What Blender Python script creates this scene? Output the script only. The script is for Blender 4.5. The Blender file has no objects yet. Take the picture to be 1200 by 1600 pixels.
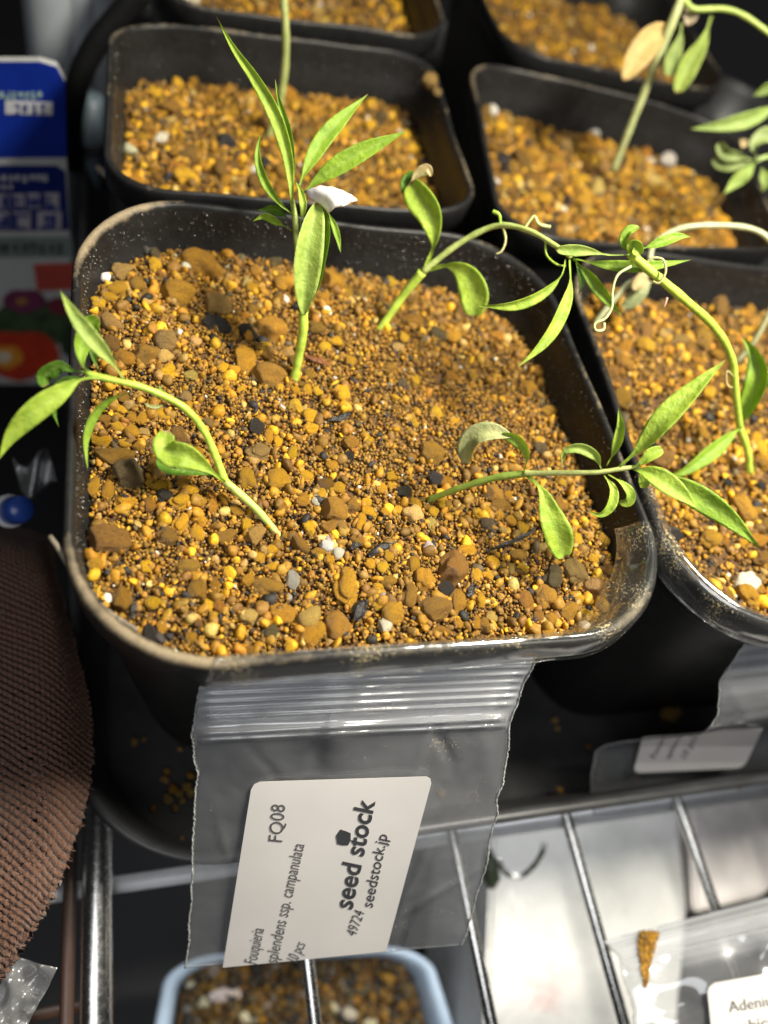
import bpy, bmesh, math, random
import numpy as np
from mathutils import Vector, Matrix, Euler

random.seed(7)
rng = np.random.default_rng(7)
S = 0.01                      # all builders below take centimetres; objects are linked in metres
scene = bpy.context.scene
col = scene.collection

# ---------------------------------------------------------------- camera
F = 1235.0
RC = np.array([[0.9503969103728508, -0.17690382802366572, 0.2558334387532507],
               [0.011507070683032458, 0.841944904416866, 0.5394407893835707],
               [-0.3108268007718056, -0.5097389660964201, 0.8022174807151218]])
CAM = np.array([-3.72829736, -8.26326094, 17.46678432])
cam_data = bpy.data.cameras.new("camera")
cam = bpy.data.objects.new("camera", cam_data)
col.objects.link(cam)
scene.camera = cam
M = Matrix(RC.T.tolist()).to_4x4()
M.translation = Vector(CAM * S)
cam.matrix_world = M
cam_data.sensor_fit = 'VERTICAL'
cam_data.sensor_height = 36.0
cam_data.sensor_width = 27.0
cam_data.lens = F / 1600 * 36.0
cam_data.clip_start = 0.005
cam_data.clip_end = 20
cam_data.dof.use_dof = True
cam_data.dof.focus_distance = 0.124
cam_data.dof.aperture_fstop = cam_data.lens * 1e-3 / (2 * 0.00135)

# ---------------------------------------------------------------- world, lamps, exposure
world = bpy.data.worlds.new("World")
scene.world = world
world.use_nodes = True
world.node_tree.nodes["Background"].inputs[0].default_value = (0.95, 0.95, 1.0, 1)
world.node_tree.nodes["Background"].inputs[1].default_value = 0.011
scene.view_settings.view_transform = 'Standard'
scene.view_settings.look = 'None'
scene.view_settings.exposure = 0.0
scene.view_settings.gamma = 1.0


def lamp(name, loc, target, sx, sy, power, color):
    d = bpy.data.lights.new(name, 'AREA')
    d.shape = 'RECTANGLE'
    d.size, d.size_y = sx * S, sy * S
    d.energy = power
    d.color = color
    o = bpy.data.objects.new(name, d)
    o.location = Vector(loc) * S
    o.rotation_euler = (Vector(target) - Vector(loc)).to_track_quat('-Z', 'Y').to_euler()
    col.objects.link(o)
    return o


lamp("grow_lamp", (11.5, -2.5, 30), (1.5, 0.0, 6), 7, 4, 1.95, (1.0, 0.95, 0.82))
lamp("room_fill", (-16, -30, 42), (0, 0, 5), 30, 30, 0.85, (0.95, 0.97, 1.0))  # added soft fill from the left front, no such source seen
lamp("lower_tier_fill", (7.5, 1.5, -1.3), (4.5, -8.5, -8), 9, 2, 0.075, (0.94, 0.97, 1.0))  # unseen fill hidden under the tray, added to brighten the cartons below


# ---------------------------------------------------------------- helpers
def ray(u, v):
    return RC.T @ np.array([(u - 600) / F, -(v - 800) / F, -1.0])


def P(u, v, d):               # point seen at photo pixel (u, v), d centimetres deep
    return CAM + ray(u, v) * d


def Z(u, v, z):               # the same, on the level z
    r = ray(u, v)
    return CAM + r * ((z - CAM[2]) / r[2])


ORG = {}


def link(name, me, parent=None, loc=(0, 0, 0)):
    o = bpy.data.objects.new(name, me)
    col.objects.link(o)
    loc = np.array(loc, float)
    if parent is not None:
        o.parent = parent
        po = ORG[parent.name]
        o.location = Vector((loc - po) * S) if np.any(loc) else (0, 0, 0)
        ORG[o.name] = loc if np.any(loc) else po
    else:
        o.location = Vector(loc * S)
        ORG[o.name] = loc
    return o


def thing(name, label, cat, loc=(0, 0, 0), group=None):
    o = link(name, None, None, loc)
    o.empty_display_size = 0.01
    return tag(o, label, cat, group)


def tag(o, label=None, cat=None, group=None, kind=None):
    if label: o["label"] = label
    if cat: o["category"] = cat
    if group: o["group"] = group
    if kind: o["kind"] = kind
    return o


def mesh(name, V, Fc, mat, smooth=True, attrs=None, colors=None):
    """V in cm, local to the object."""
    me = bpy.data.meshes.new(name)
    V = np.asarray(V, float) * S
    if isinstance(Fc, np.ndarray):
        k = Fc.shape[1]
        me.vertices.add(len(V))
        me.vertices.foreach_set("co", V.astype(np.float32).ravel())
        me.loops.add(Fc.size)
        me.loops.foreach_set("vertex_index", Fc.astype(np.int32).ravel())
        me.polygons.add(len(Fc))
        me.polygons.foreach_set("loop_start", np.arange(0, Fc.size, k, dtype=np.int32))
        me.update(calc_edges=True)
    else:
        me.from_pydata([tuple(p) for p in V], [], [tuple(int(i) for i in f) for f in Fc])
        me.update()
    if smooth:
        me.polygons.foreach_set("use_smooth", [True] * len(me.polygons))
    for k, a in (attrs or {}).items():
        at = me.attributes.new(k, 'FLOAT', 'POINT')
        at.data.foreach_set("value", np.asarray(a, np.float32))
    if colors is not None:
        at = me.attributes.new("Col", 'FLOAT_COLOR', 'POINT')
        c = np.ones((len(V), 4), np.float32)
        c[:, :3] = colors
        at.data.foreach_set("color", c.ravel())
    if mat: me.materials.append(mat)
    return me


def part(name, V, Fc, mat, parent=None, loc=None, **kw):
    """One mesh object from world-space cm coordinates."""
    V = np.asarray(V, float)
    if parent is not None:
        return link(name, mesh(name, V - ORG[parent.name], Fc, mat, **kw), parent)
    loc = V.mean(0) * [1, 1, 0] + [0, 0, V[:, 2].min()] if loc is None else np.array(loc, float)
    return link(name, mesh(name, V - loc, Fc, mat, **kw), None, loc)


def catmull(pts, n):
    p = np.asarray(pts, float)
    if len(p) == 2:
        t = np.linspace(0, 1, n)[:, None]
        return p[0] * (1 - t) + p[1] * t
    q = np.vstack([2 * p[0] - p[1], p, 2 * p[-1] - p[-2]])
    # parametrise by length
    L = np.r_[0, np.cumsum(np.linalg.norm(np.diff(p[:, :3], axis=0), axis=1))]
    out = []
    for s in np.linspace(0, L[-1], n):
        i = min(np.searchsorted(L, s, 'right') - 1, len(p) - 2)
        t = (s - L[i]) / max(1e-9, L[i + 1] - L[i])
        a, b, c, d = q[i], q[i + 1], q[i + 2], q[i + 3]
        out.append(.5 * ((2 * b) + (c - a) * t + (2 * a - 5 * b + 4 * c - d) * t * t + (3 * b - a - 3 * c + d) * t ** 3))
    return np.array(out)


def frames(c):
    T = np.gradient(c, axis=0)
    T /= np.linalg.norm(T, axis=1)[:, None] + 1e-12
    u = np.cross(T[0], [0.3, 0.2, 1.0])
    if np.linalg.norm(u) < 1e-3: u = np.cross(T[0], [1, 0, 0])
    u /= np.linalg.norm(u)
    U = []
    for t in T:
        u = u - t * (u @ t)
        u /= np.linalg.norm(u)
        U.append(u)
    U = np.array(U)
    return T, U, np.cross(T, U)


def tube_geo(c, r, sides=10, cap=True):
    c = np.asarray(c, float)
    n = len(c)
    r = np.broadcast_to(np.asarray(r, float), (n,))
    T, U, W = frames(c)
    a = np.linspace(0, 2 * math.pi, sides, endpoint=False)
    V = (c[:, None] + r[:, None, None] * (np.cos(a)[None, :, None] * U[:, None] + np.sin(a)[None, :, None] * W[:, None])).reshape(-1, 3)
    Fc = []
    for i in range(n - 1):
        for j in range(sides):
            k = (j + 1) % sides
            Fc.append((i * sides + j, i * sides + k, (i + 1) * sides + k, (i + 1) * sides + j))
    if cap:
        Fc.append(tuple(range(sides))[::-1])
        Fc.append(tuple((n - 1) * sides + j for j in range(sides)))
    return V, Fc


def grid_faces(n, m, close=False):
    i, j = np.meshgrid(np.arange(n - 1), np.arange(m if close else m - 1), indexing='ij')
    k = (j + 1) % m
    return np.stack([i * m + j, i * m + k, (i + 1) * m + k, (i + 1) * m + j], -1).reshape(-1, 4)


def sheet_solid(G, th):
    """closed thin slab from a grid of points (n,m,3)"""
    n, m, _ = G.shape
    du = np.gradient(G, axis=0); dv = np.gradient(G, axis=1)
    N = np.cross(du, dv); N /= np.linalg.norm(N, axis=2)[..., None] + 1e-12
    A = G.reshape(-1, 3); B = (G - N * th).reshape(-1, 3)
    f = grid_faces(n, m)
    k = n * m
    Fc = [tuple(x) for x in f] + [tuple((x + k)[::-1]) for x in f]
    ring = [i * m for i in range(n)] + [(n - 1) * m + j for j in range(1, m)] + [i * m + m - 1 for i in range(n - 2, -1, -1)] + [j for j in range(m - 2, 0, -1)]
    for a, b in zip(ring, ring[1:] + ring[:1]):
        Fc.append((a, a + k, b + k, b)[::-1])
    return np.vstack([A, B]), Fc


# ---------------------------------------------------------------- materials
class NT:
    def __init__(self, name):
        self.m = bpy.data.materials.new(name)
        self.m.use_nodes = True
        self.t = self.m.node_tree
        self.b = self.t.nodes["Principled BSDF"]
        self.out = self.t.nodes["Material Output"]

    def n(self, typ, **kw):
        x = self.t.nodes.new(typ)
        for k, v in kw.items():
            if k in x.inputs: self.put(x.inputs[k], v)
            else: setattr(x, k, v)
        return x

    def put(self, sock, v):
        if hasattr(v, "is_output"): self.t.links.new(v, sock)
        elif isinstance(v, tuple) and len(v) == 3 and sock.type == 'RGBA': sock.default_value = (*v, 1)
        else: sock.default_value = v

    def set(self, **kw):
        for k, v in kw.items(): self.put(self.b.inputs[k.replace("_", " ")], v)
        return self

    def obj(self):
        return self.n("ShaderNodeTexCoord").outputs["Object"]

    def noise(self, percm, detail=4, rough=0.55, vec=None):
        x = self.n("ShaderNodeTexNoise", Vector=vec or self.obj(), Scale=percm * 100.0, Detail=float(detail), Roughness=rough)
        return x.outputs["Fac"]

    def voro(self, percm, feature='F1', vec=None):
        x = self.n("ShaderNodeTexVoronoi", feature=feature, Vector=vec or self.obj(), Scale=percm * 100.0)
        return x.outputs["Distance"]

    def ramp(self, fac, stops, interp='LINEAR'):
        x = self.n("ShaderNodeValToRGB", Fac=fac)
        cr = x.color_ramp
        cr.interpolation = interp
        while len(cr.elements) < len(stops): cr.elements.new(0.5)
        for e, (p, c) in zip(cr.elements, stops):
            e.position = p
            e.color = (*c, 1) if isinstance(c, tuple) else (c, c, c, 1)
        return x.outputs["Color"]

    def mix(self, fac, a, b, mode='MIX'):
        x = self.n("ShaderNodeMix", data_type='RGBA', blend_type=mode)
        self.put(x.inputs[0], fac); self.put(x.inputs[6], a); self.put(x.inputs[7], b)
        return x.outputs[2]

    def math(self, op, a, b=0.0, clamp=False):
        x = self.n("ShaderNodeMath", operation=op, use_clamp=clamp)
        self.put(x.inputs[0], a); self.put(x.inputs[1], b)
        return x.outputs[0]

    def attr(self, name, out="Fac"):
        return self.n("ShaderNodeAttribute", attribute_name=name).outputs[out]

    def bump(self, h, strength=0.5, dist_cm=0.02, normal=None):
        x = self.n("ShaderNodeBump", Height=h, Strength=strength, Distance=dist_cm * S)
        if normal: self.put(x.inputs["Normal"], normal)
        return x.outputs["Normal"]


def simple(name, c, rough=0.5, metal=0.0, var=0.12, scale=3.0, bump=0.0, **kw):
    t = NT(name)
    f = t.noise(scale, 5)
    t.set(Base_Color=t.ramp(f, [(0.25, tuple(x * (1 - var) for x in c)), (0.75, tuple(min(1, x * (1 + var)) for x in c))]),
          Roughness=t.math('ADD', t.math('MULTIPLY', f, 0.2), rough - 0.1), Metallic=metal)
    if bump: t.set(Normal=t.bump(t.noise(scale * 6, 3), bump, 0.02))
    for k, v in kw.items(): t.put(t.b.inputs[k.replace("_", " ")], v)
    return t.m


# black pot plastic: droplets inside, tan mineral dust that has dried along the rim
t = NT("pot_plastic")
rim = t.attr("rim"); inn = t.attr("inner")
dn = t.noise(5.0, 8, 0.7); dn2 = t.noise(28.0, 3, 0.6)
patch = t.noise(0.55, 2)
dust = t.math('MULTIPLY', t.math('SUBTRACT', t.math('ADD', t.math('ADD', t.math('MULTIPLY', rim, 0.55), t.math('MULTIPLY', dn, 0.7)), t.math('MULTIPLY', patch, 0.9)), 1.36), 3.2, True)
speck = t.math('MULTIPLY', t.math('SUBTRACT', dn2, 0.63), 12.0, True)
dust = t.math('MULTIPLY', dust, t.math('MULTIPLY', rim, 3.0, True))
sp2 = t.math('MULTIPLY', t.math('MULTIPLY', speck, inn), 0.05)
dmask = t.math('MAXIMUM', t.math('MULTIPLY', dust, t.math('ADD', t.math('MULTIPLY', dn2, 0.7), 0.3)), sp2, True)
bc = t.mix(dmask, t.ramp(dn, [(0.3, (0.009, 0.009, 0.0095)), (0.75, (0.020, 0.019, 0.018))]), (0.40, 0.31, 0.19))
drop = t.math('SUBTRACT', 0.5, t.voro(7.5), True)
drop = t.math('MULTIPLY', t.math('SUBTRACT', drop, 0.16, True), inn)
hh = t.math('ADD', t.math('MULTIPLY', drop, 1.3), t.math('MULTIPLY', dn2, 0.25))
t.set(Base_Color=bc, Roughness=t.math('ADD', t.math('MULTIPLY', dmask, 0.45), 0.42), Normal=t.bump(hh, 0.45, 0.03), Specular_IOR_Level=0.28)
POT = t.m

t = NT("wall_bead")
t.set(Base_Color=(0.05, 0.045, 0.04), Roughness=0.12, Specular_IOR_Level=0.9)
BEAD = t.m

t = NT("soil_grit")
c = t.attr("Col", "Color")
f = t.noise(22, 4)
t.set(Base_Color=t.mix(1.0, c, t.ramp(f, [(0.3, 0.62), (0.7, 1.25)]), 'MULTIPLY'), Roughness=0.66, Specular_IOR_Level=0.4,
      Normal=t.bump(t.noise(70, 3), 0.5, 0.01))
GRIT = t.m

t = NT("pebble_stone")
c = t.n("ShaderNodeObjectInfo").outputs["Color"]
f = t.noise(9, 6, 0.65); sp = t.voro(16)
d = t.math('MULTIPLY', t.math('SUBTRACT', t.noise(26, 2), 0.62), 9.0, True)
cc = t.mix(1.0, c, t.ramp(f, [(0.30, (0.50, 0.44, 0.36)), (0.52, (1.0, 1.0, 1.0)), (0.72, (1.28, 1.3, 1.4))]), 'MULTIPLY')
cc = t.mix(t.math('MULTIPLY', d, 0.75), cc, (0.05, 0.03, 0.015))
t.set(Base_Color=cc, Roughness=t.math('ADD', t.math('MULTIPLY', f, 0.35), 0.28),
      Normal=t.bump(t.math('ADD', t.noise(26, 5, 0.65), t.math('MULTIPLY', f, 1.2)), 0.9, 0.035))
STONE = t.m

t = NT("soil_base")
f = t.noise(14, 6, 0.7)
t.set(Base_Color=t.ramp(f, [(0.3, (0.05, 0.024, 0.009)), (0.55, (0.15, 0.075, 0.022)), (0.75, (0.22, 0.10, 0.025))]),
      Roughness=0.8, Normal=t.bump(f, 1.0, 0.08))
SOILB = t.m

t = NT("leaf_skin")
c = t.n("ShaderNodeObjectInfo").outputs["Color"]
ac = t.attr("across"); al = t.attr("along")
f = t.noise(5, 5); f2 = t.noise(45, 2)
mid = t.math('POWER', t.math('SUBTRACT', 1.0, t.math('ABSOLUTE', ac), True), 9.0)
cc = t.mix(1.0, c, t.ramp(f, [(0.3, (0.72, 0.80, 0.7)), (0.7, (1.22, 1.14, 1.2))]), 'MULTIPLY')
vein = t.n("ShaderNodeMath", operation='SINE'); t.put(vein.inputs[0], t.math('SUBTRACT', t.math('MULTIPLY', al, 70.0), t.math('MULTIPLY', t.math('ABSOLUTE', ac), 9.0)))
vl = t.math('POWER', t.math('ADD', t.math('MULTIPLY', vein.outputs[0], 0.5), 0.5), 6.0)
vl = t.math('MULTIPLY', vl, t.noise(6, 2))
cc = t.mix(t.math('MULTIPLY', vl, 0.16), cc, (0.48, 0.60, 0.20))
blem = t.math('MULTIPLY', t.math('SUBTRACT', t.noise(7, 3, 0.6), 0.66), 14.0, True)
cc = t.mix(t.math('MULTIPLY', blem, 0.55), cc, (0.50, 0.48, 0.18))
cc = t.mix(t.math('MULTIPLY', mid, 0.35), cc, (0.42, 0.56, 0.16))
tipd = t.math('MULTIPLY', t.math('SUBTRACT', t.math('ADD', al, t.math('MULTIPLY', f, 0.06)), 0.985), 30.0, True)
cc = t.mix(tipd, cc, (0.45, 0.30, 0.12))
t.set(Base_Color=cc, Roughness=0.48, Specular_IOR_Level=0.4,
      Normal=t.bump(t.math('ADD', t.math('ADD', t.math('MULTIPLY', f2, 0.5), t.math('MULTIPLY', vl, -0.12)), t.math('MULTIPLY', t.noise(9, 3), 1.6)), 0.6, 0.03))
tr = t.n("ShaderNodeBsdfTranslucent", Color=cc)
mx = t.n("ShaderNodeMixShader")
mx.inputs[0].default_value = 0.40
t.t.links.new(t.b.outputs[0], mx.inputs[1]); t.t.links.new(tr.outputs[0], mx.inputs[2])
t.t.links.new(mx.outputs[0], t.out.inputs[0])
LEAF = t.m

t = NT("stem_skin")
c = t.n("ShaderNodeObjectInfo").outputs["Color"]
f = t.noise(8, 4)
cc = t.mix(1.0, c, t.ramp(f, [(0.3, (0.75, 0.78, 0.7)), (0.7, (1.2, 1.15, 1.3))]), 'MULTIPLY')
w = t.math('MULTIPLY', t.math('SUBTRACT', t.noise(38, 2), 0.66), 14.0, True)
t.set(Base_Color=t.mix(t.math('MULTIPLY', w, 0.6), cc, (0.7, 0.72, 0.55)), Roughness=0.45, Normal=t.bump(t.noise(40, 2), 0.4, 0.015),
      Subsurface_Weight=0.12, Subsurface_Radius=(0.001, 0.001, 0.0004))
STEM = t.m


def film_mat(name, haze, hcol, dustlevel):
    t = NT(name)
    sc = t.noise(1.4, 6, 0.7); fine = t.noise(24, 4, 0.7)
    dm = t.math('MULTIPLY', t.math('SUBTRACT', t.math('ADD', fine, t.math('MULTIPLY', t.noise(1.8, 3), 0.45)), dustlevel), 11.0, True)
    t.set(Base_Color=t.mix(dm, hcol, (0.62, 0.47, 0.22)), Roughness=0.25, Specular_IOR_Level=0.6,
          Normal=t.bump(t.math('ADD', t.noise(1.1, 1.5), t.math('MULTIPLY', t.ramp(t.voro(1.6, 'SMOOTH_F1'), [(0, 0), (1, 1)]), 0.5)), 0.4, 0.14))
    tr = t.n("ShaderNodeBsdfTransparent", Color=(0.96, 0.965, 0.97))
    fac = t.math('MAXIMUM', t.math('ADD', t.math('MULTIPLY', sc, haze * 0.6), haze * 0.7), t.math('MULTIPLY', dm, 0.8), True)
    fac = t.math('ADD', fac, t.math('MULTIPLY', t.attr('zip'), 0.36), True)
    mx = t.n("ShaderNodeMixShader")
    t.put(mx.inputs[0], fac)
    t.t.links.new(tr.outputs[0], mx.inputs[1]); t.t.links.new(t.b.outputs[0], mx.inputs[2])
    gl = t.n("ShaderNodeBsdfGlossy", Color=(1.0, 1.0, 1.0), Roughness=0.10)
    t.t.links.new(t.b.inputs["Normal"].links[0].from_socket, gl.inputs["Normal"])
    fc = t.n("ShaderNodeLayerWeight", Blend=0.5)
    t.t.links.new(t.b.inputs["Normal"].links[0].from_socket, fc.inputs["Normal"])
    fr = t.math('ADD', t.math('MULTIPLY', t.math('POWER', fc.outputs["Facing"], 4.0), 0.6), 0.085, True)
    m2 = t.n("ShaderNodeMixShader")
    t.t.links.new(fr, m2.inputs[0])
    t.t.links.new(mx.outputs[0], m2.inputs[1]); t.t.links.new(gl.outputs[0], m2.inputs[2])
    t.t.links.new(m2.outputs[0], t.out.inputs[0])
    return t.m


FILM = film_mat("clear_film", 0.115, (0.66, 0.67, 0.70), 0.89)
FLAP = film_mat("dusty_film", 0.03, (0.5, 0.5, 0.48), 0.83)
SEAM = simple("seam_film", (0.34, 0.34, 0.33), 0.3, var=0.35, scale=6)
PAPER = simple("label_paper", (0.70, 0.665, 0.635), 0.5, var=0.05, scale=0.8)
INK = simple("label_ink", (0.05, 0.05, 0.055), 0.5, var=0.2)
INKL = simple("label_ink_fine", (0.10, 0.095, 0.095), 0.5, var=0.2)
t = NT("chrome_wire")
f = t.noise(9, 5, 0.7)
t.set(Base_Color=(0.80, 0.79, 0.76), Metallic=1.0, Roughness=t.math('ADD', t.math('MULTIPLY', f, 0.3), 0.10), Normal=t.bump(f, 0.18, 0.02))
CHROME = t.m
TRAY = simple("tray_plastic", (0.045, 0.045, 0.046), 0.42, var=0.3, scale=1.2, bump=0.25)
t = NT("brown_knit")
f = t.noise(30, 4, 0.7); st = t.attr("stitch")
t.set(Base_Color=t.mix(st, (0.022, 0.009, 0.005), t.ramp(f, [(0.3, (0.13, 0.056, 0.030)), (0.7, (0.25, 0.112, 0.060))])), Roughness=0.85,
      Normal=t.bump(t.noise(60, 3), 0.8, 0.03), Sheen_Weight=0.25)
KNIT = t.m
t = NT("glossy_carton")
f = t.noise(0.28, 4, 0.6); f2 = t.noise(0.45, 3)
t.set(Base_Color=t.ramp(f, [(0.28, (0.52, 0.53, 0.50)), (0.47, (0.70, 0.69, 0.66)), (0.56, (0.76, 0.75, 0.72)), (0.63, (0.72, 0.58, 0.56)), (0.74, (0.55, 0.62, 0.55))]), Roughness=t.math('ADD', t.math('MULTIPLY', f2, 0.4), 0.1), Normal=t.bump(t.noise(0.9, 4), 0.5, 0.15))
CARTON = t.m


# ---------------------------------------------------------------- stone shapes shared by pebbles
def ico(sub):
    bm = bmesh.new()
    bmesh.ops.create_icosphere(bm, subdivisions=sub, radius=1.0)
    bm.verts.ensure_lookup_table()
    V = np.array([v.co[:] for v in bm.verts]); Fc = np.array([[v.index for v in f.verts] for f in bm.faces])
    bm.free()
    return V, Fc


ICO0 = ico(1); ICO1 = ico(2); ICO2 = ico(3); ICO3 = ico(4)


def lumpy(V, k, amp, r):
    h = np.zeros(len(V))
    for _ in range(k):
        d = r.normal(size=3); d /= np.linalg.norm(d)
        h += r.normal() * np.exp(-((1 - V @ d) * r.uniform(1.5, 5)))
    return V * (1 + amp * h)[:, None]


def lumpy2(V, amp, r):
    """finer knobs and dents"""
    h = np.zeros(len(V))
    U = V / np.linalg.norm(V, axis=1)[:, None]
    for _ in range(45):
        d = r.normal(size=3); d /= np.linalg.norm(d)
        h += r.normal() * np.exp(-((1 - U @ d) * r.uniform(8, 45)))
    return V * (1 + amp * h)[:, None]


def lobes(V, k, r):
    """outline of several fused lumps: crumbly clods with creases between them"""
    U = V / np.linalg.norm(V, axis=1)[:, None]
    rad = np.full(len(V), 0.62)
    for _ in range(k):
        c = r.normal(size=3); c *= r.uniform(0.25, 0.55) / np.linalg.norm(c)
        R_ = r.uniform(0.38, 0.62)
        b = U @ c; disc = b * b - (c @ c - R_ * R_)
        rad = np.maximum(rad, np.where(disc > 0, b + np.sqrt(np.maximum(disc, 0)), 0))
    return U * rad[:, None]


def facet(V, k, lo, r):
    D = r.normal(size=(k, 3)); D /= np.linalg.norm(D, axis=1)[:, None]
    q = V @ D.T
    q = np.where(q > 0.05, r.uniform(lo, 1, k) / np.maximum(q, 1e-3), 9)
    rad = np.minimum(1.0, q.min(1))
    return V * rad[:, None]


STONES, BIGST = [], []
for lst, cnt, (V0, F0), fine in ((STONES, 18, ICO2, 0.07), (BIGST, 14, ICO3, 0.09)):
    for i in range(cnt):
        V = V0.copy()
        if i % 3 == 0: V = lobes(V, 9, rng)
        elif i % 3 == 1: V = facet(lumpy(V, 6, 0.10, rng), 13, 0.58, rng)
        else: V = facet(lobes(V, 6, rng) * 1.2, 9, 0.62, rng)
        V = lumpy2(V, fine, rng)
        V = V - (V.max(0) + V.min(0)) / 2
        V = V / np.abs(V).max(0)
        lst.append(mesh("pebble", V, F0, STONE))

PAL = {'y': (0.70, 0.375, 0.016), 'o': (0.47, 0.235, 0.016), 'b': (0.33, 0.168, 0.020), 'd': (0.21, 0.108, 0.020), 'r': (0.40, 0.175, 0.013),
       't': (0.36, 0.215, 0.058), 'l': (0.60, 0.40, 0.11), 'g': (0.125, 0.088, 0.040), 'k': (0.035, 0.030, 0.026), 'w': (0.72, 0.66, 0.54), 's': (0.36, 0.32, 0.27)}


def tint(key, r=random):
    a = np.array(PAL[key]) * r.uniform(0.8, 1.2) * np.array([r.uniform(.94, 1.06), r.uniform(.94, 1.06), r.uniform(.8, 1.2)])
    return tuple(np.clip(a, 0, 0.9))


def put_pebble(parent, pos, rx, ry, rz, ang, key, big=False, tilt=0.25):
    me = random.choice(BIGST if big else STONES)
    o = link("pebble", me, parent, pos)
    o.scale = (rx, ry, rz)
    o.rotation_euler = (random.uniform(-tilt, tilt), random.uniform(-tilt, tilt), ang)
    o.color = (*tint(key), 1)
    return o


def grit_mesh(name, xy, z, r, cols, base, seed):
    """many tiny lumps joined into one mesh"""
    g = np.random.default_rng(seed)
    V0, F0 = base
    n, k = len(xy), len(V0)
    # a small library of lump shapes
    lib = np.array([lumpy(facet(lobes(V0, 5, g) * 1.15 if i_ % 2 else V0.copy(), 14, 0.52, g), 4, 0.12, g) for i_ in range(24)])
    lib = lib / np.abs(lib).max((1, 2))[:, None, None]
    Vs = lib[g.integers(0, 24, n)]
    sc = g.uniform(0.5, 1.45, (n, 1, 3)) * r[:, None, None]
    Vs = Vs * sc
    q = g.normal(size=(n, 4)); q /= np.linalg.norm(q, axis=1)[:, None]
    w, x, y, zq = q.T
    Rm = np.stack([1 - 2 * (y * y + zq * zq), 2 * (x * y - w * zq), 2 * (x * zq + w * y), 2 * (x * y + w * zq), 1 - 2 * (x * x + zq * zq), 2 * (y * zq - w * x),
                   2 * (x * zq - w * y), 2 * (y * zq + w * x), 1 - 2 * (x * x + y * y)], -1).reshape(n, 3, 3)
    Vs = np.einsum('nij,nkj->nki', Rm, Vs)
    Vs += np.column_stack([xy, z])[:, None]
    Fs = (F0[None] + (np.arange(n) * k)[:, None, None]).reshape(-1, 3)
    return Vs.reshape(-1, 3), Fs, np.repeat(cols, k, axis=0)


def pick_cols(n, probs, g):
    keys = list(probs); p = np.array([probs[k] for k in keys], float); p /= p.sum()
    base = np.array([PAL[k] for k in keys])[g.choice(len(keys), n, p=p)]
    return np.clip(base * g.uniform(0.65, 1.3, (n, 1)) * g.uniform(0.93, 1.07, (n, 3)), 0, 0.9)


# ---------------------------------------------------------------- pots
def quad_map(Q, s, t):
    """bilinear map of [-1,1]^2 into the quad BL, BR, FR, FL (back-left first), xy only"""
    a, b = (1 + s) / 2, (1 + t) / 2
    Q = np.asarray(Q)[:, :2]
    return (Q[3][None] * ((1 - a) * (1 - b))[:, None] + Q[2][None] * (a * (1 - b))[:, None] + Q[1][None] * (a * b)[:, None] + Q[0][None] * ((1 - a) * b)[:, None])


def rounded_ring(n, rc):
    """unit rounded square, n points, evenly spaced along the outline; rc corner radius in half-width units"""
    pts = []
    for k, (cx, cy) in enumerate([(1, 1), (-1, 1), (-1, -1), (1, -1)]):
        for a in np.linspace(0, math.pi / 2, 14):
            ang = a + k * math.pi / 2
            pts.append((cx * (1 - rc) + rc * math.cos(ang), cy * (1 - rc) + rc * math.sin(ang)))
    pts = np.array(pts + pts[:1])
    L = np.r_[0, np.cumsum(np.linalg.norm(np.diff(pts, axis=0), axis=1))]
    s = np.linspace(0, L[-1], n, endpoint=False)
    return np.column_stack([np.interp(s, L, pts[:, 0]), np.interp(s, L, pts[:, 1])])


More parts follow.
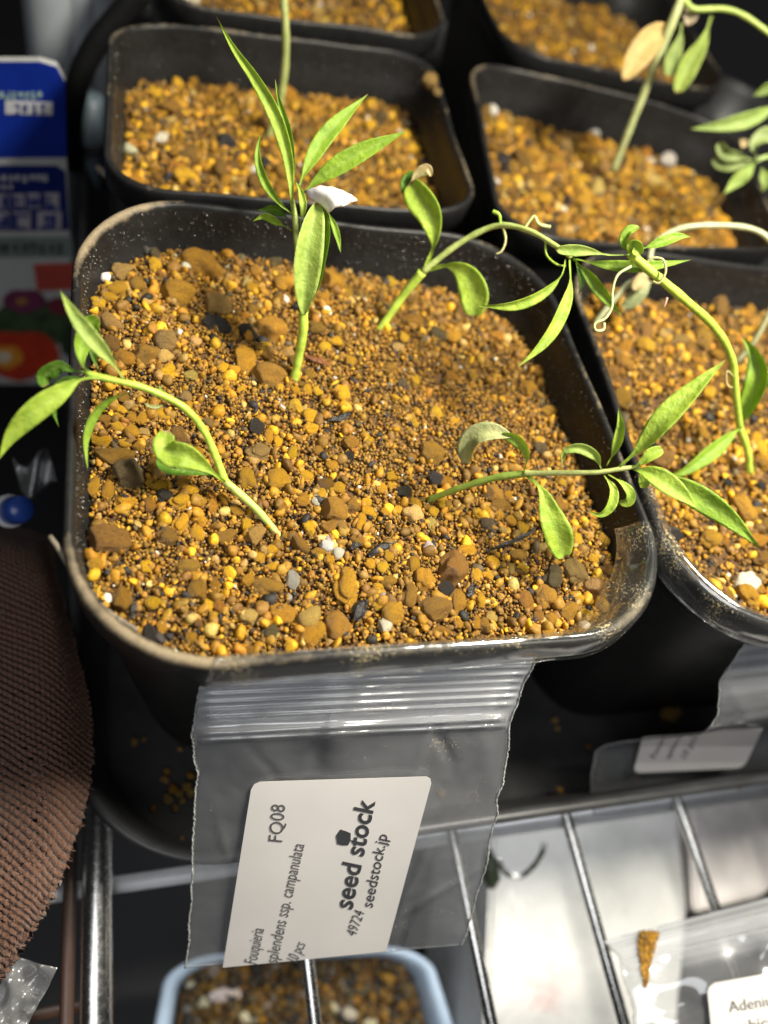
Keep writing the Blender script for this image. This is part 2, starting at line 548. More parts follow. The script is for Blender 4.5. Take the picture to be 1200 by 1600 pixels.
def pot(label, Q, zr, zb, rc, seed, n=200, taper=0.74, group="black square plant pots on the tray", dusty=None, drops=0):
    """Q: rim corners (xy), zr rim height, zb base height"""
    g = np.random.default_rng(seed)
    Q = np.asarray(Q, float)[:, :2]
    c = Q.mean(0)
    root = thing("plant_pot", label, "plant pot", (c[0], c[1], zb), group)
    ring = rounded_ring(n, rc)
    half = np.linalg.norm(Q[1] - Q[0]) / 2
    ph = g.uniform(0, 6.28, 6)
    th = np.linspace(0, 2 * math.pi, n, endpoint=False)
    wav = 0.035 * np.sin(3 * th + ph[0]) + 0.025 * np.sin(5 * th + ph[1]) + 0.012 * np.sin(11 * th + ph[2])
    H = zr - zb
    def loop(off, dz, tf):
        s = ring * (1 - off / half) * tf
        xy = quad_map(Q, s[:, 0], s[:, 1])
        return np.column_stack([xy, zr - dz + wav * max(0.0, 1 - dz / 2.0)])
    prof = [  # inset, depth below rim, rim, inner
        (0.10, H, 0, 0), (0.0, H - 0.08, 0, 0), (0.0, H * 0.6, 0, 0), (0.06, 1.05, 0, 0), (0.07, 0.72, .15, 0), (0.03, 0.66, .3, 0), (-0.03, 0.60, .35, 0),
        (-0.03, 0.15, .55, 0), (-0.02, 0.05, .9, 0), (0.02, 0.0, 1, 0), (0.07, 0.0, 1, 0), (0.11, 0.03, .8, .3), (0.125, 0.10, .55, .7), (0.14, 0.35, .25, 1), (0.16, 0.66, .1, 1), (0.15, 0.74, .05, 1),
        (0.18, 1.3, 0, 1), (0.18, 2.0, 0, 1), (0.18, H - 0.3, 0, 1)]
    V, rim, inner = [], [], []
    for (off, dz, ri, ii) in prof:
        tf = 1 - (1 - taper) * (dz / H) if dz > 0.7 else 1 - (1 - taper) * dz / H * 0.5
        V.append(loop(off, dz, tf)); rim.append(np.full(n, ri)); inner.append(np.full(n, float(ii)))
    rings = V
    V = np.vstack(V)
    if dusty is not None:
        k = dusty(V[:, 0], V[:, 1]); rim = [r * k[i * n:(i + 1) * n] for i, r in enumerate(rim)]
    if drops:      # dried water beads on the inner wall
        A, B = rings[12], rings[14]
        low = g.random(drops) < 0.35
        tt = g.integers(0, n, drops); w = g.random(drops)[:, None] ** 1.3; e = g.random(drops)[:, None]
        A = np.where(low[:, None], rings[15][tt], A[tt]); A2 = np.where(low[:, None], rings[15][(tt + 1) % n], rings[12][(tt + 1) % n])
        B1 = np.where(low[:, None], rings[16][tt], B[tt]); B2 = np.where(low[:, None], rings[16][(tt + 1) % n], B[(tt + 1) % n])
        w = np.clip(w, 0.02, 0.98)
        pa = A * (1 - e) + A2 * e; pb = B1 * (1 - e) + B2 * e
        q = pa * (1 - w) + pb * w
        d = grit_mesh("g", q[:, :2], q[:, 2], g.uniform(0.010, 0.030, drops) * np.where(g.random(drops) < .1, 1.4, 1), np.full((drops, 3), .02), ICO0, seed)
        o = part("wall_bead", d[0], d[1], BEAD, root); o["kind"] = "stuff"
    Fc = [tuple(f) for f in grid_faces(len(prof), n, True)[:, ::-1]]
    Fc.append(tuple(range(n)))
    Fc.append(tuple((len(prof) - 1) * n + j for j in range(n))[::-1])
    part("pot_wall", V, Fc, POT, root, attrs=dict(rim=np.concatenate(rim), inner=np.concatenate(inner)))
    return root


def inside_test(Q, rc, inset, taper_at):
    """returns f(s,t)->bool for unit coords inside the soil outline"""
    def f(s, t):
        a = np.abs(s) / taper_at; b = np.abs(t) / taper_at
        k = 1 - rc
        ok = (a < 1) & (b < 1)
        cor = (a > k) & (b > k)
        return ok & (~cor | (((a - k) ** 2 + (b - k) ** 2) < rc ** 2))
    return f


def soil(label, Q, zfun, rc, fill, seed, n_fine, n_med, n_peb, probs, manual=None, grit_share=None, taper_at=0.91):
    g = np.random.default_rng(seed)
    rnd = random.Random(seed)
    Q = np.asarray(Q, float)[:, :2]
    c = Q.mean(0)
    ins = inside_test(Q, rc, 0, taper_at)
    z0 = zfun(c[None])[0]
    root = thing("potting_soil", label, "soil", (c[0], c[1], z0 - 0.4), "gravelly soil beds in the pots")
    # the bed
    ring = rounded_ring(96, rc) * taper_at * 1.0
    V = [np.r_[c, z0]]
    rr = np.linspace(0.05, 1, 26)
    pts = np.vstack([ring * k for k in rr])
    xy = quad_map(Q, pts[:, 0], pts[:, 1])
    zz = zfun(xy) - 0.05
    V = np.column_stack([xy, zz])
    low = V[-96:].copy(); low[:, 2] -= 0.5; low[:, :2] = c + (low[:, :2] - c) * 0.95
    V = np.vstack([V, low])
    Fc = [tuple(f) for f in grid_faces(27, 96, True)] + [tuple(range(96))[::-1], tuple(26 * 96 + j for j in range(96))]
    part("soil_bed", V, Fc, SOILB, root)

    def sample(n):
        out = np.zeros((0, 2))
        while len(out) < n:
            p = g.uniform(-1, 1, (n * 2, 2))
            out = np.vstack([out, p[ins(p[:, 0], p[:, 1])]])
        return out[:n]
    # fine crumbs
    st = sample(n_fine); xy = quad_map(Q, st[:, 0], st[:, 1])
    r = g.uniform(0.016, 0.042, n_fine) * np.where(g.random(n_fine) < .15, 1.5, 1.0)
    cols = pick_cols(n_fine, dict(d=40, b=46, o=9, r=5, t=5, k=8, w=0.8, y=1.5), g)
    A = grit_mesh("g", xy, zfun(xy) + g.uniform(-0.03, 0.045, n_fine), r, cols, ICO0, seed + 1)
    # medium grains, denser away from the fine patch
    st = sample(n_med * 3); xy = quad_map(Q, st[:, 0], st[:, 1])
    keep = g.random(len(xy)) < fill(st[:, 0], st[:, 1])
    xy = xy[keep][:n_med]; n = len(xy)
    r = 0.042 + 0.075 * g.random(n) ** 1.7
    cols = pick_cols(n, probs, g)
    B = grit_mesh("g", xy, zfun(xy) + r * g.uniform(-0.1, 0.7, n), r, cols, ICO1, seed + 2)
    o = part("soil_grit", np.vstack([A[0], B[0]]), np.vstack([A[1], B[1] + len(A[0])]), GRIT, root, smooth=False, colors=np.vstack([A[2], B[2]]))
    o["kind"] = "stuff"
    # single pebbles
    placed = []
    for (u, v, w, h, key) in (manual or []):
        p = Z(u, v, z0)
        for _ in range(3):
            p = Z(u, v, zfun(p[None, :2])[0] + 0.06)
        dep = (RC @ (p - CAM))[2] * -1
        k = dep / F
        rx, ry = w * k / 2 * 1.0, h * k / 2 * 1.08
        rz = min(rx, ry) * rnd.uniform(0.75, 0.95)
        zc = zfun(p[None, :2])[0] + rz * 0.35
        put_pebble(root, (p[0], p[1], zc), rx, ry, rz, rnd.uniform(-0.25, 0.25) - 0.17, key, max(w, h) > 27)
        placed.append((p[0], p[1], (rx + ry) / 2))
    tries = 0
    keys = list(probs); ws = [probs[k] for k in keys]
    cnt = len(placed)
    while cnt < n_peb and tries < 20000:
        tries += 1
        s = sample(1)
        if g.random() > fill(s[:, 0], s[:, 1])[0]: continue
        p = quad_map(Q, s[:, 0], s[:, 1])[0]
        rad = rnd.choice([0.09, 0.10, 0.11, 0.12, 0.13, 0.15, 0.18, 0.22]) * (1.0 if manual else 1.15)
        if manual: rad = min(rad, 0.16)
        if any((p[0] - a) ** 2 + (p[1] - b) ** 2 < (0.8 * (rad + q)) ** 2 for a, b, q in placed): continue
        zc = zfun(p[None])[0] + rad * 0.4
        key = rnd.choices(keys, ws)[0]
        put_pebble(root, (p[0], p[1], zc), rad * rnd.uniform(.9, 1.35), rad * rnd.uniform(.75, 1), rad * rnd.uniform(.65, .9), rnd.uniform(0, 6.28), key, rad > 0.17)
        placed.append((p[0], p[1], rad)); cnt += 1
    return root


# --- rim quads (back-left, back-right, front-right, front-left)
Q_MAIN = [(-4.5, 4.5), (4.5, 4.5), (4.5, -4.5), (-4.5, -4.5)]
Q_RIGHT = [(5.02, 4.62), (14.1, 4.40), (13.7, -4.75), (4.60, -4.55)]
ZB = 7.7
Q_BL = [Z(172, 22, ZB)[:2], Z(672, 84, ZB)[:2], Z(757, 340, ZB)[:2], Z(160, 290, ZB)[:2]]
Q_BR = [Z(728, 80, ZB)[:2], Z(1148, 196, ZB)[:2], Z(1240, 398, ZB)[:2], Z(783, 366, ZB)[:2]]
a, b = Z(236, -2, ZB)[:2], Z(706, 64, ZB)[:2]
Q_R3L = [a + (-0.3, 7.3), b + (0.3, 7.5), b, a]
a, b = Z(800, 84, ZB)[:2], Z(1150, 146, ZB)[:2]
Q_R3R = [a + (-0.2, 7.2), b + (0.1, 7.2), b, a]

pot("large black pot in front, its rim dusty and a clear label bag taped to it", Q_MAIN, 8.0, 0.2, 0.45, 1, n=260, drops=2200,
    dusty=lambda x, y: 0.78 + 0.95 * np.exp(-((x + 3.4) ** 2 + (y + 4.0) ** 2) / 3.2) + 0.75 * np.exp(-((x + 3.7) ** 2 + (y - 3.7) ** 2) / 2.2) + 0.36 * np.exp(-((x - 4.5) ** 2 + (y - 1.0) ** 2) / 5) + 0.3 * np.exp(-((x - 4.0) ** 2 + (y + 4.0) ** 2) / 2))
pot("black pot at the right edge with a bent clear bag hanging on it", Q_RIGHT, 8.0, 0.2, 0.45, 2, drops=900)
pot("black pot behind the large front pot, nearest the blue packet", Q_BL, ZB, 0.2, 0.36, 3, drops=700)
pot("black pot behind the right front pot, where a pale stem leans out", Q_BR, ZB, 0.2, 0.36, 4, drops=700)
pot("black pot at the top edge left of centre, only its front showing", Q_R3L, ZB, 0.2, 0.36, 5)
pot("black pot in the top right, under the hanging tan leaf", Q_R3R, ZB, 0.2, 0.36, 6)


def bumps(seed, n, amp, box, w=(0.5, 1.2)):
    g = np.random.default_rng(seed)
    cx = g.uniform(box[0], box[1], n); cy = g.uniform(box[2], box[3], n); a = g.normal(0, amp, n); s = g.uniform(*w, n)
    def f(xy):
        return (a[None] * np.exp(-((xy[:, :1] - cx[None]) ** 2 + (xy[:, 1:2] - cy[None]) ** 2) / (s[None] ** 2))).sum(1)
    return f


bm_ = bumps(3, 40, 0.05, (-4.5, 4.5, -4.5, 4.5))
def z_main(xy):
    back = np.clip((xy[:, 1] + 0.5) / 5, 0, 1) * np.clip((xy[:, 0] + 2.5) / 5, 0, 1)
    return 7.22 - 0.42 * back - 0.10 * np.clip(xy[:, 0] / 4.5, 0, 1) + bm_(xy)
br_ = bumps(4, 40, 0.06, (4.6, 14, -4.5, 4.5))
def z_right(xy): return 6.95 + br_(xy)
bb_ = bumps(5, 40, 0.06, (-4.5, 14, 4.5, 21))
def z_back(xy): return 6.45 + bb_(xy)

MAN = [(430,850,12,10,'b'),(447,836,13,11,'o'),(428,834,10,10,'d'),(452,602,12,10,'o'),(473,598,13,10,'b'),(450,590,11,12,'d'),(582,522,12,9,'b'),(603,518,11,9,'o'),(590,527,10,8,'d'),(668,790,13,10,'b'),(684,772,12,9,'o'),(662,778,10,10,'d'),(421,515,60,48,'o'),(418,586,56,38,'b'),(383,562,34,52,'o'),(388,519,30,34,'k'),(340,508,48,30,'k'),(340,475,46,36,'t'),(317,412,70,40,'o'),(277,458,58,40,'o'),
(258,533,38,36,'t'),(258,556,28,22,'l'),(227,552,38,34,'b'),(194,562,34,36,'o'),(173,537,30,28,'d'),(190,425,34,30,'t'),(242,412,20,30,'y'),(180,452,42,28,'o'),(170,462,22,16,'y'),
(152,471,26,17,'y'),(260,581,30,30,'y'),(298,585,24,16,'l'),(349,573,19,18,'y'),(367,577,20,20,'y'),(344,604,12,13,'y'),(356,606,13,15,'y'),(377,607,13,16,'y'),(364,617,12,9,'y'),(415,543,24,22,'y'),
(255,646,26,20,'y'),(290,618,20,20,'t'),(294,630,16,12,'y'),(180,712,64,30,'b'),(202,742,50,44,'g'),(158,687,34,20,'y'),(194,690,22,18,'y'),(216,698,20,18,'o'),(160,654,28,20,'b'),(188,638,24,14,'y'),(185,650,26,17,'y'),
(206,650,20,20,'o'),(223,652,17,26,'o'),(184,665,24,16,'y'),(206,671,26,22,'o'),(226,673,20,14,'l'),(281,683,34,30,'d'),(243,697,36,30,'t'),(146,760,22,36,'o'),(168,765,20,36,'o'),(235,748,18,28,'y'),(250,758,26,18,'y'),(197,782,36,17,'y'),
(233,787,24,24,'r'),(256,775,28,28,'k'),(281,783,36,28,'y'),(297,765,28,20,'y'),(312,782,24,20,'o'),(333,790,18,32,'o'),(312,811,24,22,'y'),(282,817,26,34,'y'),(307,832,24,26,'y'),(371,796,30,18,'o'),
(387,746,32,36,'o'),(436,748,40,36,'o'),(404,706,46,28,'t'),(420,680,18,26,'y'),(435,687,15,24,'y'),(458,706,17,24,'y'),(484,648,24,28,'y'),(485,668,28,18,'y'),(464,632,26,24,'y'),(462,608,16,16,'y'),
(480,608,16,20,'y'),(497,610,18,20,'y'),(437,603,14,16,'y'),(424,585,20,14,'l'),(170,842,70,44,'d'),(150,878,28,34,'o'),(353,838,36,28,'b'),(399,835,30,36,'t'),(385,818,18,26,'y'),(424,858,30,22,'y'),(405,868,20,22,'y'),(427,884,26,15,'y'),(227,883,20,22,'y'),
(260,838,34,36,'d'),(292,884,44,26,'b'),(238,942,26,24,'y'),(307,922,34,38,'b'),(336,913,17,42,'r'),(327,943,18,24,'y'),(341,946,20,22,'r'),(337,960,20,15,'y'),(387,963,30,28,'l'),(418,917,52,32,'b'),(442,957,46,30,'o'),(423,987,30,24,'g'),
(480,995,40,32,'o'),(190,937,36,42,'b'),(298,995,20,18,'o'),(283,940,22,14,'l'),(457,905,24,32,'s'),(452,931,11,12,'w'),(540,917,42,62,'o'),(528,977,42,44,'b'),(613,958,38,36,'o'),(603,977,24,26,'w'),(602,933,20,17,'w'),
(593,918,20,18,'y'),(640,930,30,38,'b'),(678,952,58,38,'d'),(707,887,48,64,'d'),(715,940,28,44,'b'),(697,918,28,24,'k'),(663,905,34,36,'o'),(607,908,28,22,'b'),(647,882,20,30,'o'),(580,880,18,20,'y'),(598,885,20,20,'y'),
(608,868,16,17,'y'),(523,797,44,38,'b'),(548,790,30,30,'b'),(515,822,30,24,'b'),(534,820,20,22,'t'),(563,815,22,30,'y'),(577,798,26,17,'y'),(573,783,18,14,'y'),(528,762,24,22,'y'),(602,797,16,16,'y'),(623,795,15,15,'y'),
(597,762,18,18,'y'),(613,743,17,16,'y'),(611,757,14,14,'y'),(650,786,22,20,'y'),(695,787,24,22,'y'),(678,798,18,16,'y'),(675,817,16,26,'l'),(630,768,28,24,'k'),(680,747,28,26,'k'),(675,708,40,36,'b'),(697,753,22,20,'r'),
(494,780,18,19,'w'),(503,770,16,24,'y'),(472,780,28,22,'o'),(512,852,26,22,'w'),(529,864,20,20,'w'),(516,842,14,14,'w'),(498,863,26,18,'o'),(516,873,15,18,'y'),(479,742,22,18,'y'),(730,858,32,18,'y'),(750,803,24,20,'y'),(762,797,18,18,'y'),(753,935,18,26,'y'),
(745,897,20,22,'y'),(763,897,20,16,'y'),(773,877,26,18,'y'),(760,975,24,24,'b'),(717,973,18,18,'o'),(745,972,18,24,'o'),(768,963,22,18,'l'),(763,820,30,24,'g'),(772,772,32,28,'b'),(794,773,16,18,'o'),(785,790,38,20,'b'),
(897,892,42,40,'t'),(928,917,38,34,'t'),(888,955,34,30,'b'),(852,932,36,46,'b'),(863,902,36,36,'g'),(822,938,26,36,'b'),(907,937,20,18,'y'),(947,892,36,24,'d'),(863,967,24,20,'o'),(843,962,20,20,'b'),(915,958,26,16,'o'),
(943,843,20,24,'o'),(903,840,16,26,'y'),(902,825,18,14,'y'),(927,872,18,18,'y'),(962,860,18,16,'y'),(808,867,28,22,'b'),(798,812,22,18,'o'),(780,805,16,16,'y'),(787,826,14,14,'l'),(799,887,16,18,'l'),(817,887,20,18,'y'),
(608,575,28,22,'b'),(632,600,24,22,'g'),(650,593,16,18,'y'),(683,642,22,22,'y'),(710,657,19,15,'y'),(547,562,19,18,'o'),(525,532,22,16,'y'),(507,542,20,18,'y'),(645,500,42,22,'b'),(503,467,30,26,'o'),(443,443,30,28,'o'),(708,528,26,24,'o'),
(632,527,20,20,'y'),(685,522,28,22,'g'),(548,690,28,24,'b'),(572,677,15,15,'y'),(578,686,13,12,'y'),(618,667,16,17,'y'),(647,658,16,20,'y'),(618,618,20,13,'y'),(695,565,20,16,'o'),(777,525,32,20,'r'),(645,710,16,13,'r'),(708,632,14,14,'o'),
(773,620,12,12,'y'),(785,622,12,12,'y'),(825,607,30,26,'o'),(860,640,36,18,'b'),(843,686,16,12,'y'),(898,686,24,20,'o'),(892,650,22,18,'b'),(395,450,26,20,'y'),(230,470,16,22,'l'),(520,440,38,34,'o'),(540,455,24,28,'o'),(385,440,18,30,'l'),(470,455,26,24,'b'),(500,985,26,30,'o'),(640,1000,30,14,'o'),(690,985,34,18,'b'),(590,945,20,16,'o')]
PR = dict(y=12, o=22, b=32, d=24, t=7, r=3, l=5, g=3, k=6, w=0.8)
def fill_main(s, t):
    x, y = s * 4.5, t * 4.5
    fine = np.exp(-(((x - 1.3) / 1.9) ** 2 + ((y - 0.9) / 1.7) ** 2)) + 0.7 * np.exp(-(((x - 3.2) / 1.2) ** 2 + ((y - 0.5) / 1.5) ** 2))
    return np.clip(0.95 - 0.9 * fine, 0.07, 1)
soil("brown and golden gravelly soil with four seedlings in the large front pot", Q_MAIN, z_main, 0.42, fill_main, 21, 36000, 2600, 300, PR, MAN, taper_at=0.937)
PRB = dict(y=17, o=28, b=32, d=24, t=6, r=5, l=4, g=3, k=5, w=1.2)
ones = lambda s, t: np.full(len(s), 0.9)
soil("golden gravelly soil in the right edge pot under the arching seedling", Q_RIGHT, z_right, 0.42, ones, 31, 12000, 3200, 190, PRB, taper_at=0.922)
soil("golden soil with two white grains, in the pot behind the large one", Q_BL, z_back, 0.33, ones, 41, 7000, 2600, 170, PRB)
soil("orange gold soil in the rear right pot, one pale stem rising from it", Q_BR, z_back, 0.33, ones, 51, 7000, 2600, 170, PRB)
soil("blurred golden soil in the pot cut by the top edge, left of centre", Q_R3L, z_back, 0.33, ones, 61, 3000, 1500, 110, PRB)
soil("blurred golden soil in the top right pot, partly behind the tan leaf", Q_R3R, z_back, 0.33, ones, 71, 3000, 1500, 110, PRB)
for (u, v, w, zz) in [(253, 217, 26, 6.55), (203, 232, 24, 6.55), (920, 180, 34, 6.6), (930, 208, 20, 6.6), (1042, 250, 30, 6.6), (893, 90, 0, 0), (768, 172, 22, 6.6)]:
    if w == 0: continue
    p = Z(u, v, zz); r = w * (-(RC @ (p - CAM))[2]) / F / 2
    root = [o for o in bpy.data.objects if o.get("category") == "soil" and ("white grains" in o["label"] if u < 600 else "one pale stem" in o["label"])][0]
    q = put_pebble(root, p, r, r * .85, r * .7, 0.3, 'w')
    q["label"] = "white pumice grain"
p = Z(1165, 912, 7.0)
root = [o for o in bpy.data.objects if o.get("category") == "soil" and "arching" in o["label"]][0]
put_pebble(root, p, .27, .22, .2, 0.6, 'w', True)["label"] = "large pale cream grain"


# ---------------------------------------------------------------- seedlings
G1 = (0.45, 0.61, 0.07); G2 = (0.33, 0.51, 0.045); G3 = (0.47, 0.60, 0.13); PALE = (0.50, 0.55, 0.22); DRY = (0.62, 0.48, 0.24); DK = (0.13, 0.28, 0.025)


def stem(parent, pts, r0, r1, colr=G1, name="stem", n=None):
    pts = np.array([P(*p) for p in pts])
    n = n or max(12, 7 * len(pts))
    c = catmull(pts, n)
    rr = np.linspace(r0, r1, n) * 0.74 * (1 + 0.05 * np.sin(np.linspace(0, n * 0.9, n)) + rng.normal(0, .015, n))
    rr[:2] *= 1.08
    V, Fc = tube_geo(c, rr, 12)
    o = part(name, V, Fc, STEM, parent)
    o.color = (*colr, 1)
    return o


def leaf(parent, pts, w, shape='lance', fold=0.25, roll=0.0, colr=G1, pet=0.12, th=0.022, wav=0.06, name="leaf", label=None, curl=0.0, rollend=None):
    """pts: (u, v, depth) along the midrib from the stalk to the tip; w: half width in photo pixels at mid depth"""
    p3 = np.array([P(*p) for p in pts])
    n, m = 26, 9
    c = catmull(p3, n)
    T = np.gradient(c, axis=0); T /= np.linalg.norm(T, axis=1)[:, None]
    view = CAM - c; view /= np.linalg.norm(view, axis=1)[:, None]
    side = np.cross(T, view)
    for i in range(1, n):       # keep a stable sideways direction where the leaf turns to the lens
        if np.linalg.norm(side[i]) < 0.25: side[i] = side[i - 1] * 0.5 + side[i] * 0.5
    side /= np.linalg.norm(side, axis=1)[:, None]
    N = np.cross(side, T)
    rl = np.linspace(roll, roll if rollend is None else rollend, n)[:, None]
    sd = side * np.cos(rl) + N * np.sin(rl)
    N = np.cross(sd, T)
    dep = np.mean([p[2] for p in pts])
    W = w * (0.72 if shape == 'lance' else 0.82) * dep / F
    t = np.linspace(0, 1, n)
    if shape == 'lance': prof = np.sin(np.pi * np.clip((t - pet * .6) / (1 - pet * .6), 0, 1) ** 0.80) ** 1.15
    elif shape == 'spat': prof = np.sin(np.pi * np.clip((t - pet) / (1.06 - pet), 0, 1) ** 1.35) ** 0.75
    else: prof = np.sin(np.pi * np.clip((t - pet * .5) / (1.01 - pet * .5), 0, 1)) ** 0.6
    prof = np.maximum(prof, np.where(t < 0.5, 0.13, 0.02))
    prof[-1] = 0.012
    x = np.linspace(-1, 1, m)
    ph = random.uniform(0, 6)
    G = np.zeros((n, m, 3))
    for i in range(n):
        ww = W * prof[i]
        wv = wav * W * np.sin(t[i] * 17 + ph + x * 1.2) * np.abs(x)
        lift = (fold * 1.55 + 0.05) * ww * np.abs(x) ** 1.3 + curl * ww * x * x + wv
        G[i] = c[i] + sd[i][None] * (ww * x)[:, None] + N[i][None] * lift[:, None]
    back = G - N[:, None] * (th * (1.05 - x ** 2))[None, :, None] * np.maximum(prof, .3)[:, None, None]
    A = G.reshape(-1, 3); B = back.reshape(-1, 3)
    f = grid_faces(n, m); k = n * m
    Fc = [tuple(q) for q in f] + [tuple((q + k)[::-1]) for q in f]
    ringi = [i * m for i in range(n)] + [(n - 1) * m + j for j in range(1, m)] + [i * m + m - 1 for i in range(n - 2, -1, -1)] + [j for j in range(m - 2, 0, -1)]
    for a, b in zip(ringi, ringi[1:] + ringi[:1]): Fc.append((a, b, b + k, a + k))
    ac = np.tile(np.tile(x, n), 2); al = np.tile(np.repeat(t, m), 2)
    o = part(name, np.vstack([A, B]), Fc, LEAF, parent, attrs=dict(across=ac, along=al))
    o.color = (*colr, 1)
    if label: o["label"] = label
    return o


GR = "seedlings growing in the pots"
# left seedling, leaning out over the left rim
s = thing("seedling", "green seedling bent low over the left rim of the large front pot", "seedling", Z(438, 840, 7.2), GR)
stem(s, [(440, 842, 12.1), (400, 795, 11.95), (352, 752, 11.8)], 0.075, 0.085, G3)
stem(s, [(350, 750, 11.82), (338, 716, 11.7), (318, 672, 11.5), (285, 635, 11.25), (225, 606, 10.95), (168, 592, 10.75), (135, 583, 10.7)], 0.085, 0.06, G1)
leaf(s, [(350, 752, 11.75), (318, 728, 11.5), (290, 712, 11.35), (268, 708, 11.35), (258, 693, 11.4), (264, 672, 11.4)], 26, 'spat', 0.25, 0.15, G1, label="curled seed leaf")
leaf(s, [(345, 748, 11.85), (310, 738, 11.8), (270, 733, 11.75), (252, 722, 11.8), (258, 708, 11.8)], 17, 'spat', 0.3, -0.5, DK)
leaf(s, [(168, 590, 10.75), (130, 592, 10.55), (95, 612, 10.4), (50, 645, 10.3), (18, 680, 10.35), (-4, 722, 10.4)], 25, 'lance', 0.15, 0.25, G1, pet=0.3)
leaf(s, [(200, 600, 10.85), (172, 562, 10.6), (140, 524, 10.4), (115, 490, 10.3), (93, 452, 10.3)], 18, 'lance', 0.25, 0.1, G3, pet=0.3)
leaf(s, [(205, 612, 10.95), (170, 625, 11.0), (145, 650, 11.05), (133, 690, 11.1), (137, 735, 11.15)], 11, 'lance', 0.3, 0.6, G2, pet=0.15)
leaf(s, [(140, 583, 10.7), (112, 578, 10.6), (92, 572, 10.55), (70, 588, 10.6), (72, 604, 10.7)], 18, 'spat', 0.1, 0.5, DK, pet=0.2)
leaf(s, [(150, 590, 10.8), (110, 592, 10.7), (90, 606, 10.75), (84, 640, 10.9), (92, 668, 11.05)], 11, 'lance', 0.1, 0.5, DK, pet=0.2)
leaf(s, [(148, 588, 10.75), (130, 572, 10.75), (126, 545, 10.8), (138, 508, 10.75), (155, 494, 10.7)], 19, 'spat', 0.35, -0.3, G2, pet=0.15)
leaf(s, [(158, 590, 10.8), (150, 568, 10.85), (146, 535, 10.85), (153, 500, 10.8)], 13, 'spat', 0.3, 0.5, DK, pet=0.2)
leaf(s, [(264, 628, 11.2), (252, 610, 11.1), (248, 600, 11.1)], 4, 'lance', 0.2, 0, G3)
leaf(s, [(260, 632, 11.2), (240, 636, 11.15), (222, 628, 11.1)], 4, 'lance', 0.2, 0, PALE)

# centre seedling, upright
s = thing("seedling", "upright green seedling in the middle of the large front pot, with long narrow leaves", "seedling", Z(461, 594, 7.1), GR)
stem(s, [(459, 596, 13.95), (466, 560, 13.7), (473, 520, 13.4), (474, 486, 13.2)], 0.10, 0.115, G1)
stem(s, [(474, 490, 13.3), (468, 430, 13.25), (463, 370, 13.2), (460, 335, 13.15), (456, 312, 13.1)], 0.085, 0.06, (0.36, 0.44, 0.08))
leaf(s, [(474, 492, 13.15), (475, 450, 12.95), (479, 400, 12.75), (487, 355, 12.65), (497, 316, 12.65)], 27, 'oval', 0.5, -0.2, G3, pet=0.02, wav=0.04)
leaf(s, [(478, 490, 13.2), (492, 448, 13.0), (504, 400, 12.85), (509, 355, 12.8), (507, 318, 12.8)], 23, 'oval', 0.3, 0.75, G2, pet=0.02)
leaf(s, [(512, 330, 13.2), (522, 352, 13.2), (528, 372, 13.2), (533, 397, 13.2)], 7, 'lance', 0.3, 0, G2)
leaf(s, [(456, 330, 13.1), (455, 285, 13.0), (448, 235, 12.9), (430, 180, 12.75), (400, 125, 12.6), (365, 75, 12.5), (337, 24, 12.45)], 15, 'lance', 0.3, 0.2, G1, pet=0.05)
leaf(s, [(456, 310, 13.15), (456, 260, 13.1), (450, 205, 13.0), (436, 155, 12.95), (430, 124, 12.9)], 11, 'lance', 0.4, 0.3, G2, pet=0.05)
leaf(s, [(466, 295, 13.15), (480, 262, 13.2), (506, 218, 13.25), (540, 180, 13.3), (575, 147, 13.35)], 19, 'lance', 0.2, 0.2, G2, pet=0.14)
leaf(s, [(474, 302, 13.1), (498, 280, 13.0), (540, 252, 12.9), (585, 228, 12.85), (637, 204, 12.8)], 21, 'lance', 0.22, 0.15, G2, pet=0.1)
leaf(s, [(458, 336, 13.1), (438, 318, 13.0), (415, 285, 12.95), (403, 245, 12.9), (408, 204, 12.9)], 10, 'lance', 0.3, 0.3, G2, pet=0.12)
leaf(s, [(456, 360, 13.2), (430, 345, 13.25), (412, 338, 13.3), (394, 346, 13.3)], 9, 'lance', 0.2, 0.4, G2, pet=0.3)
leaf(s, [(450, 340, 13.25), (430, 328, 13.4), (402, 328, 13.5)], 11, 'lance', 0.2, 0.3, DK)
leaf(s, [(469, 348, 13.0), (474, 325, 12.95), (470, 300, 12.95), (462, 283, 12.95)], 8, 'lance', 0.4, 0.0, G1)
hk = leaf(None, [(478, 302, 12.7), (500, 298, 12.6), (528, 302, 12.55), (557, 312, 12.6)], 17, 'oval', 0.3, 0.35, (0.86, 0.80, 0.72), pet=0.0, wav=0.25, name="seed_husk") if False else None

# the seedling at the back right of the front pot, stem arching to the right
s = thing("seedling", "seedling at the back of the large front pot, its thin stem arching right", "seedling", Z(592, 516, 6.95), GR)
stem(s, [(590, 520, 15.25), (625, 468, 14.95), (660, 425, 14.6)], 0.10, 0.12, G1)
stem(s, [(660, 425, 14.6), (715, 382, 14.3), (775, 353, 14.0), (825, 360, 13.7), (868, 384, 13.45), (893, 402, 13.35)], 0.085, 0.055, (0.42, 0.50, 0.14))
leaf(s, [(664, 420, 14.55), (678, 380, 14.3), (672, 335, 14.1), (650, 302, 14.1), (641, 285, 14.15)], 27, 'spat', 0.25, 0.2, G1, pet=0.2)
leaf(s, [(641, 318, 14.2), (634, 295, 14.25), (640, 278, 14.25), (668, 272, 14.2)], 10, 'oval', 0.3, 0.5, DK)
leaf(s, [(642, 284, 14.15), (655, 270, 14.1), (668, 264, 14.05), (674, 276, 14.1)], 9, 'oval', 0.3, 0.2, DRY, label="dried curled leaf tip")
leaf(s, [(668, 422, 14.55), (700, 415, 14.35), (728, 430, 14.25), (742, 460, 14.3), (740, 497, 14.4)], 29, 'spat', 0.15, -0.25, G1, pet=0.2)
